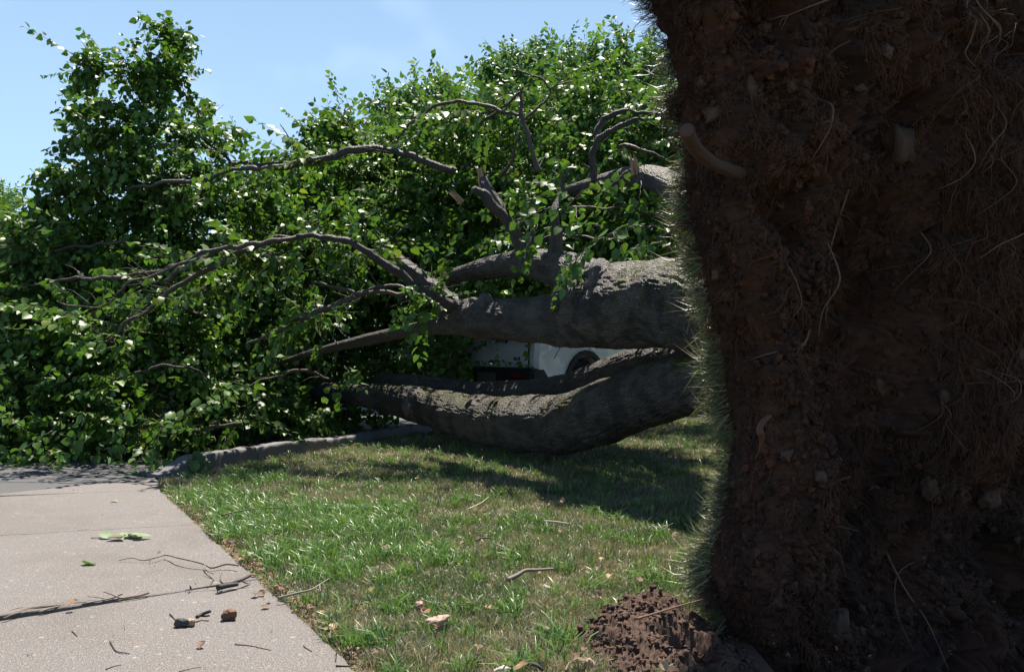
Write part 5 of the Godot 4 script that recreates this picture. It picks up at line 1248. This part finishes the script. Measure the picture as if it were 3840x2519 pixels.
	for spec in [
		[Vector3(-0.891, 0.05, -6.629), 0.06, "dark red dry leaf sticking up from the lawn left of the shadow", 1], [Vector3(0.521, 0.05, -3.97), 0.055, "curled orange dry leaf on the lawn right of the bent stick", 0], [Vector3(-0.313, 0.04, -3.53), 0.06, "orange folded dry leaf just above the flat tan stone", 0], [Vector3(-0.108, 0.04, -3.115), 0.05, "pinkish curled dry leaf on the lawn near the bottom middle", 0],
		[Vector3(-0.163, 0.04, -3.673), 0.03, "small bright orange leaf between the tan stone and the bent stick", 0], [Vector3(-0.086, 0.04, -3.588), 0.045, "narrow tan leaf standing upright in the mown grass", 2], [Vector3(0.411, 0.04, -4.411), 0.045, "pale tan leaf on the dry grass left of the turf edge", 2], [Vector3(0.249, 0.05, -5.018), 0.05, "orange leaf on the lawn below the shadow's edge", 0],
		[Vector3(0.316, 0.05, -6.033), 0.05, "orange leaf standing at the front edge of the shadow", 0], [Vector3(0.41, 0.04, -4.072), 0.05, "upright pale orange leaf left of the curled orange one", 2], [Vector3(0.338, 0.04, -3.782), 0.045, "brown crumpled leaf on the lawn above the soil heap", 1], [Vector3(-0.241, 0.05, -4.72), 0.04, "brown leaf beside the right-hand lush clump of grass", 1],
		[Vector3(-0.402, 0.05, -4.72), 0.04, "yellow-brown leaf between the two lush clumps of grass", 0], [Vector3(-0.604, 0.05, -4.618), 0.05, "brown leaf under the middle lush clump of grass", 1], [Vector3(-0.56, 0.04, -3.855), 0.05, "orange leaf near the pale twig on the lawn", 0], [Vector3(0.375, 0.04, -4.231), 0.04, "small brown leaf left of the turf edge", 1],
		[Vector3(0.207, 0.03, -3.01), 0.08, "long crumpled brown leaf left of the soil heap", 1], [Vector3(0.026, 0.04, -2.923), 0.06, "arched orange-brown leaf at the bottom edge of the lawn", 0], [Vector3(0.228, 0.04, -3.089), 0.035, "small orange leaf at the soil heap's left edge", 0], [Vector3(0.118, 0.04, -3.325), 0.04, "tan leaf in the green tuft left of the soil heap", 2],
		[Vector3(-1.301, 0.05, -7.332), 0.06, "tan leaf on the dry grass near the kerb", 2], [Vector3(-0.694, 0.05, -7.043), 0.05, "orange leaf on the far lawn near the left tip of the shadow", 0], [Vector3(-1.743, 0.05, -8.017), 0.06, "brown leaf in the dry grass at the foot of the kerb", 1], [Vector3(0.832, 0.05, -4.937), 0.05, "brown leaf on the lawn close to the lower turf edge", 1],
		[Vector3(0.5, 0.06, -2.824), 0.05, "orange leaf on the soil heap at the bottom edge", 0], [Vector3(0.44, 0.08, -2.801), 0.05, "pale torn leaf standing on the soil heap", 2]]:
		dry_leaf(spec[0], spec[1], spec[2], spec[3], rng.randf() * TAU, rng.randf_range(-0.6, 0.6), gl)
	var words := ["brown", "orange", "tan", "curled", "small", "crumpled"]
	for k in 34:
		var t := (k + rng.randf()) / 34.0
		var at := Vector3(-1.727, 0, -5.408).lerp(Vector3(-1.099, 0, -4.202), t * 2) if t < 0.5 else Vector3(-1.099, 0, -4.202).lerp(Vector3(-0.458, 0, -3.001), t * 2 - 1)
		at += Vector3(rng.randf_range(-0.01, 0.09), 0.012, rng.randf_range(-0.03, 0.03))
		dry_leaf(at, rng.randf_range(0.025, 0.06), "one of the small dry leaves caught along the edge between pavement and lawn", rng.randi() % 3, rng.randf() * TAU, rng.randf_range(-0.5, 0.5), "dry leaves caught along the pavement edge")
	for spec in [[Vector3(-1.032, 0.008, -3.894), "small heap-end leaf, brown and shrivelled, on the slab right of the dark stick"], [Vector3(-1.009, 0.008, -3.914), "dark shrivelled leaf beside another on the slab by the lawn corner"], [Vector3(-0.944, 0.01, -3.725), "curled dark brown leaf on the slab at the lawn edge above the brick fragment's right"], [Vector3(-1.038, 0.006, -3.24), "reddish shrivelled leaf alone on the nearest slab"], [Vector3(-1.673, 0.03, -3.693), "orange leaf caught in the raised joint among the twigs"]]:
		dry_leaf(spec[0], 0.05, spec[1], 0 if spec[1].begins_with("orange") else 1, rng.randf() * TAU, 0.2)
	# soil heap
	var heap := thing("soil_heap", Vector3(0.5, 0, -3.36))
	tag(heap, "heap of loose brown soil with a dark hole beside the root plate", "soil heap")
	var b := Buf.new()
	var n := 150
	for r in n:
		for k in n:
			var x := lerpf(0.12, 0.86, float(k) / (n - 1))
			var z := lerpf(-2.75, -3.97, float(r) / (n - 1))
			var g := 1.0 + 0.35 * n_low.get_noise_2d(x * 700, z * 700)
			b.p(Vector3(x, mound_h(x, z), z) - heap.position, Vector2.ZERO, Color(g, g, g))
	b.grid(0, n, n)
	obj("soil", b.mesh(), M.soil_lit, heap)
	var xs: Array[Transform3D] = []
	var cs := PackedColorArray()
	for k in 4200:
		var x := rng.randf_range(0.15, 0.82)
		var z := rng.randf_range(-3.9, -2.8)
		if Vector2((x - 0.50) / 0.33, (z + 3.36) / 0.58).length() > 1.0: continue
		var s := 0.004 + 0.022 * pow(rng.randf(), 4.0)
		xs.append(Transform3D(Basis.from_euler(rv(3)).scaled(Vector3(s, s * 0.8, s)), Vector3(x, mound_h(x, z) + s * 0.2, z) - heap.position))
		var w := rng.randf_range(0.6, 1.4)
		cs.append(Color(w, w, w))
	for k in 2600:
		var x := rng.randf_range(0.5, 1.5)
		var z := rng.randf_range(-3.3, -2.2)
		var s := 0.006 + 0.035 * pow(rng.randf(), 4.0)
		xs.append(Transform3D(Basis.from_euler(rv(3)).scaled(Vector3(s, s * 0.8, s)), Vector3(x, ground_h(x, z) + s * 0.1, z) - heap.position))
		var w := rng.randf_range(0.5, 1.3)
		cs.append(Color(w, w, w))
	stuff("soil_crumbs", rough_stone(Vector3(1, 0.8, 0.9), 77.0, 6, 1.1, 0.3), M.soil_lit, heap, xs, cs)
	for k in 40:
		var x := rng.randf_range(0.3, 0.68)
		var z := rng.randf_range(-3.7, -3.0)
		var p := Vector3(x, mound_h(x, z) + 0.003, z) - heap.position
		var e := Vector3(rng.randf_range(-0.06, 0.06), rng.randf_range(-0.01, 0.02), rng.randf_range(-0.04, 0.04))
		var t := Buf.new()
		tube(t, [Vector4(p.x, p.y, p.z, 0.0013), Vector4(p.x + e.x * 0.5, p.y + e.y + 0.008, p.z + e.z * 0.5, 0.0011), Vector4(p.x + e.x, p.y + e.y, p.z + e.z, 0.0007)], 5, 0.01)
		obj("root", t.mesh(), M.root_pale, heap)

# ---------------------------------------------------------------- textures

func noise_image(size: int, freq: float, type: int, seed_at: int, warp := 0.0, oct := 4, fractal := FastNoiseLite.FRACTAL_FBM) -> Image:
	var f := FastNoiseLite.new()
	f.seed = seed_at
	f.noise_type = type
	f.frequency = freq
	f.fractal_type = fractal
	f.fractal_octaves = oct
	if warp > 0.0:
		f.domain_warp_enabled = true
		f.domain_warp_amplitude = warp
		f.domain_warp_frequency = freq * 0.7
	return f.get_seamless_image(size, size, false, false, 0.12)

func bark_textures() -> Array:
	var n := 1024
	var a := noise_image(n, 0.022, FastNoiseLite.TYPE_SIMPLEX, 5, 26.0, 3, FastNoiseLite.FRACTAL_RIDGED)
	var f := noise_image(n, 0.12, FastNoiseLite.TYPE_SIMPLEX, 8, 0.0, 3)
	var big := noise_image(n, 0.006, FastNoiseLite.TYPE_SIMPLEX, 12, 10.0, 3)
	var h := Image.create(n, n, false, Image.FORMAT_L8)
	var c := Image.create(n, n, false, Image.FORMAT_RGB8)
	for y in n:
		for x in n:
			var r := a.get_pixel(x, y).r
			var g := f.get_pixel(x, y).r
			var k := big.get_pixel(x, y).r
			var v := clampf((1.0 - r) * 1.25 - 0.1, 0, 1) * 0.75 + g * 0.25
			h.set_pixel(x, y, Color(v, v, v))
			var t := lerpf(0.3, 1.2, v) * lerpf(0.7, 1.2, k) * lerpf(0.85, 1.1, g)
			c.set_pixel(x, y, Color(0.140 * t, 0.124 * t, 0.110 * t).linear_to_srgb())
	return [ImageTexture.create_from_image(c), ImageTexture.create_from_image(h)]

func concrete_textures() -> Array:
	var n := 1280
	var f := noise_image(n, 0.35, FastNoiseLite.TYPE_VALUE, 3, 0, 2)
	var k := noise_image(n, 0.03, FastNoiseLite.TYPE_SIMPLEX, 4, 0, 3)
	var f2 := noise_image(n, 0.085, FastNoiseLite.TYPE_SIMPLEX, 6, 0, 3)
	var c := Image.create(n, n, false, Image.FORMAT_RGB8)
	var h := Image.create(n, n, false, Image.FORMAT_L8)
	for y in n:
		for x in n:
			var g := f.get_pixel(x, y).r
			var b := k.get_pixel(x, y).r
			var e := f2.get_pixel(x, y).r
			var t := lerpf(0.6, 1.4, g) * lerpf(0.85, 1.15, b) * lerpf(0.2, 1.8, e)
			c.set_pixel(x, y, Color(0.116 * t, 0.106 * t, 0.102 * t).linear_to_srgb())
			var v := clampf(0.45 + (g - 0.5) * 0.4 + (e - 0.5) * 0.9, 0, 1)
			h.set_pixel(x, y, Color(v, v, v))
	for j in 3600:
		var cx := rng.randi() % n
		var cy := rng.randi() % n
		var r := 2.0 + 4.0 * pow(rng.randf(), 3.0)
		if j < 70: r = rng.randf_range(6, 14)
		var el := rng.randf_range(0.5, 1.0)
		var an := rng.randf() * PI
		var kind := rng.randf()
		var col := Color(0.25, 0.23, 0.21)
		if kind < 0.30: col = Color(0.33, 0.31, 0.29)
		elif kind < 0.45: col = Color(0.17, 0.18, 0.21)
		elif kind < 0.62: col = Color(0.06, 0.05, 0.045)
		elif kind < 0.74: col = Color(0.19, 0.125, 0.08)
		col = col.linear_to_srgb()
		var ri := int(ceil(r)) + 1
		for dy in range(-ri, ri + 1):
			for dx in range(-ri, ri + 1):
				var u := (dx * cos(an) + dy * sin(an)) / r
				var v := (-dx * sin(an) + dy * cos(an)) / (r * el)
				var q := u * u + v * v + 0.5 * (f.get_pixel(posmod(cx + dx * 2, n), posmod(cy + dy * 2, n)).r - 0.5)
				if q < 1.0:
					var px := posmod(cx + dx, n)
					var py := posmod(cy + dy, n)
					c.set_pixel(px, py, c.get_pixel(px, py).lerp(col, 0.55))
					h.set_pixel(px, py, Color(0.75, 0.75, 0.75))
	return [ImageTexture.create_from_image(c), ImageTexture.create_from_image(h)]

func grain(lo: float, hi: float, freq: float, seed_at: int, size := 512) -> ImageTexture:
	var f := noise_image(size, freq, FastNoiseLite.TYPE_VALUE, seed_at, 0, 3)
	var c := Image.create(size, size, false, Image.FORMAT_RGB8)
	for y in size:
		for x in size:
			var t := lerpf(lo, hi, f.get_pixel(x, y).r)
			c.set_pixel(x, y, Color(t, t, t).linear_to_srgb())
	return ImageTexture.create_from_image(c)

func world_tex(m: StandardMaterial3D, tex: Texture2D, height: Texture2D, per_metre: float, bump: float) -> void:
	m.uv1_triplanar = true
	m.uv1_world_triplanar = true
	m.uv1_scale = Vector3.ONE * per_metre
	if tex: m.albedo_texture = tex
	if height:
		m.heightmap_enabled = true
		m.heightmap_texture = height
		m.heightmap_scale = bump

func build_materials() -> void:
	var bt := bark_textures()
	for called in ["bark", "twig_bark", "bark_knot"]:
		var m := mat(called, 1, 1, 1, 0.56, true)
		m.metallic_specular = 0.42
		m.albedo_texture = bt[0]
		m.heightmap_enabled = true
		m.heightmap_texture = bt[1]
		m.heightmap_scale = 3.6 if called == "bark" else 0.3
		if called == "bark_knot":
			world_tex(m, bt[0], bt[1], 2.2, 1.6)
		if called == "twig_bark": m.albedo_color = Color(0.8, 0.76, 0.74)
	var ct := concrete_textures()
	world_tex(mat("concrete", 1, 1, 1, 0.85, true), ct[0], ct[1], 1.15, 0.3)
	var g1 := grain(0.45, 1.5, 0.3, 21)
	var g2 := grain(0.5, 1.4, 0.12, 22)
	world_tex(mat("asphalt", 0.052, 0.053, 0.057, 0.85), g1, g1, 2.4, 0.25)
	world_tex(mat("kerb", 0.115, 0.112, 0.113, 0.8, true), g2, g2, 3.0, 0.4)
	world_tex(mat("earth", 1, 1, 1, 1.0, true), g2, g2, 4.0, 1.2)
	world_tex(mat("far_ground", 0.07, 0.09, 0.035, 1.0), g2, null, 0.8, 0)
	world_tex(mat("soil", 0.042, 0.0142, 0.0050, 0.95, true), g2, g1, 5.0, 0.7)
	world_tex(mat("soil_lit", 0.066, 0.036, 0.024, 1.0, true), g2, g1, 7.0, 0.5)  # lighter copy of the soil for the sunlit heap, light put into the colour
	for spec in [["root_pale", 0.13, 0.075, 0.045], ["root_brown", 0.075, 0.030, 0.0135], ["cut_face", 0.085, 0.042, 0.022], ["cut_root", 0.038, 0.0155, 0.0075], ["root_bare", 0.075, 0.033, 0.015], ["cut_wood", 0.30, 0.20, 0.125]]:
		world_tex(mat(spec[0], spec[1], spec[2], spec[3], 0.8, true), g2, g1, 9.0, 0.4)
	for spec in [["twig_grey", 0.17, 0.14, 0.12], ["twig_dark", 0.06, 0.048, 0.042], ["twig_black", 0.03, 0.028, 0.027], ["twig_brown", 0.15, 0.09, 0.06], ["twig_pale", 0.36, 0.31, 0.25], ["clod_dark", 0.045, 0.042, 0.038], ["clod_tan", 0.32, 0.22, 0.14], ["brick", 0.13, 0.058, 0.033], ["stone_pink", 0.34, 0.22, 0.165], ["stone_pale", 0.36, 0.32, 0.28]]:
		world_tex(mat(spec[0], spec[1], spec[2], spec[3], 0.8), g2, g2, 11.0, 0.1)
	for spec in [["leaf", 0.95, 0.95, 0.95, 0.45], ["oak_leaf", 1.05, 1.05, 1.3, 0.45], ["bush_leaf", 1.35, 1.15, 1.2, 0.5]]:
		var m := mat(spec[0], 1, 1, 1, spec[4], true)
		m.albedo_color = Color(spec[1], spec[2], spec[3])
		m.metallic_specular = 0.42
		m.backlight_enabled = true
		m.backlight = Color(0.9, 0.9, 0.68)
	var pale := mat("leaf_pale", 0.12, 0.185, 0.085, 0.6)
	pale.backlight_enabled = true
	pale.backlight = Color(0.5, 0.5, 0.4)
	var gr := mat("grass", 1, 1, 1, 0.42, true)
	gr.metallic_specular = 0.6
	gr.backlight_enabled = true
	gr.backlight = Color(0.8, 0.8, 0.65)
	for spec in [["dry_orange", 0.27, 0.115, 0.05], ["dry_brown", 0.12, 0.055, 0.034], ["dry_tan", 0.30, 0.20, 0.12]]:
		var m := mat(spec[0], spec[1], spec[2], spec[3], 0.7)
		m.backlight_enabled = true
		m.backlight = Color(0.5, 0.45, 0.4)
	mat("shreds", 1, 1, 1, 0.8, true)
	var white := mat("car_white", 0.52, 0.54, 0.58, 0.35)
	white.clearcoat_enabled = true
	white.clearcoat = 1.0
	white.clearcoat_roughness = 0.04
	mat("car_black", 0.009, 0.009, 0.011, 0.75)
	mat("tyre", 0.02, 0.02, 0.02, 0.85)
	mat("rim", 0.03, 0.03, 0.032, 0.5)
	mat("car_glass", 0.01, 0.012, 0.014, 0.05)
	mat("seam", 0.006, 0.006, 0.006, 0.9)
	mat("badge", 0.03, 0.03, 0.032, 0.25).metallic = 0.6
	mat("tail_lamp", 0.25, 0.01, 0.01, 0.1)
	mat("reflector", 0.12, 0.008, 0.007, 0.3)
	mat("number_plate", 0.10, 0.095, 0.08, 0.6)

func sky_cover() -> ImageTexture:
	# a few thin scraps of cloud
	var f := FastNoiseLite.new()
	f.seed = 31
	f.frequency = 0.03
	f.fractal_octaves = 5
	var w := 1024
	var im := Image.create(w, w / 2, false, Image.FORMAT_RGBA8)
	for y in w / 2:
		for x in w:
			var a := TAU * x / w
			var v := f.get_noise_3d(cos(a) * 160, y * 1.9, sin(a) * 160)
			var t := clampf((v - 0.20) * 1.6, 0.0, 0.6)
			im.set_pixel(x, y, Color(1, 1, 1, t if y < w / 4 else 0.0))
	return ImageTexture.create_from_image(im)

func _ready() -> void:
	rng.seed = 20240711
	n_low.seed = 4
	n_low.frequency = 0.01
	n_low.fractal_octaves = 3
	n_cell.seed = 9
	n_cell.noise_type = FastNoiseLite.TYPE_CELLULAR
	n_cell.frequency = 0.03
	n_cell.fractal_octaves = 2
	n_ridge.seed = 14
	n_ridge.frequency = 0.01
	n_ridge.fractal_octaves = 2

	var cam := Camera3D.new()
	cam.name = "camera"
	cam.position = Vector3(0, 1.0, 0)
	cam.rotation.x = 0.0122
	cam.fov = 38.27
	cam.near = 0.05
	cam.far = 1200.0
	add_child(cam)
	cam.current = true

	var env := Environment.new()
	env.background_mode = Environment.BG_SKY
	var sky_m := ProceduralSkyMaterial.new()
	sky_m.sky_top_color = lin(0.006, 0.026, 0.10)
	sky_m.sky_horizon_color = lin(0.25, 0.375, 0.52)
	sky_m.sky_curve = 0.5
	sky_m.sky_energy_multiplier = 1.0
	sky_m.ground_bottom_color = lin(0.06, 0.07, 0.04)
	sky_m.ground_horizon_color = lin(0.10, 0.11, 0.08)
	sky_m.sky_cover = sky_cover()
	sky_m.sky_cover_modulate = Color(1, 1, 1, 0.05)
	sky_m.sun_angle_max = 4.0
	var sky := Sky.new()
	sky.sky_material = sky_m
	env.sky = sky
	env.tonemap_mode = Environment.TONE_MAPPER_LINEAR
	env.tonemap_exposure = 2.7
	env.ssao_enabled = true
	env.ssil_enabled = true
	env.sdfgi_enabled = true
	var world := WorldEnvironment.new()
	world.name = "world"
	world.environment = env
	add_child(world)

	var sun := DirectionalLight3D.new()
	sun.name = "sun"
	sun.light_color = Color(1.0, 0.965, 0.91)
	sun.light_energy = 1.6
	sun.light_angular_distance = 0.5
	sun.shadow_enabled = true
	add_child(sun)
	sun.look_at_from_position(SUN_TO * 40.0, Vector3.ZERO, Vector3.RIGHT)

	plate_edge = [Vector2(-0.05, 3.1), Vector2(-0.03, 2.4), Vector2(0.049, 2.216), Vector2(0.086, 2.148), Vector2(0.133, 2.08), Vector2(0.18, 1.996), Vector2(0.201, 1.861), Vector2(0.209, 1.738), Vector2(0.231, 1.601), Vector2(0.248, 1.478), Vector2(0.287, 1.325), Vector2(0.345, 1.17), Vector2(0.423, 1.029), Vector2(0.437, 0.885), Vector2(0.46, 0.692), Vector2(0.445, 0.533), Vector2(0.421, 0.376), Vector2(0.365, 0.272), Vector2(0.33, 0.166), Vector2(0.382, 0.033), Vector2(0.419, -0.099), Vector2(0.4, -0.192), Vector2(0.3, -0.2), Vector2(0.45, -0.7)]
	build_materials()
	build_ground()
	build_tree()
	build_background()
	build_car()
	build_grass()
	build_crumbled_litter()
	build_litter()
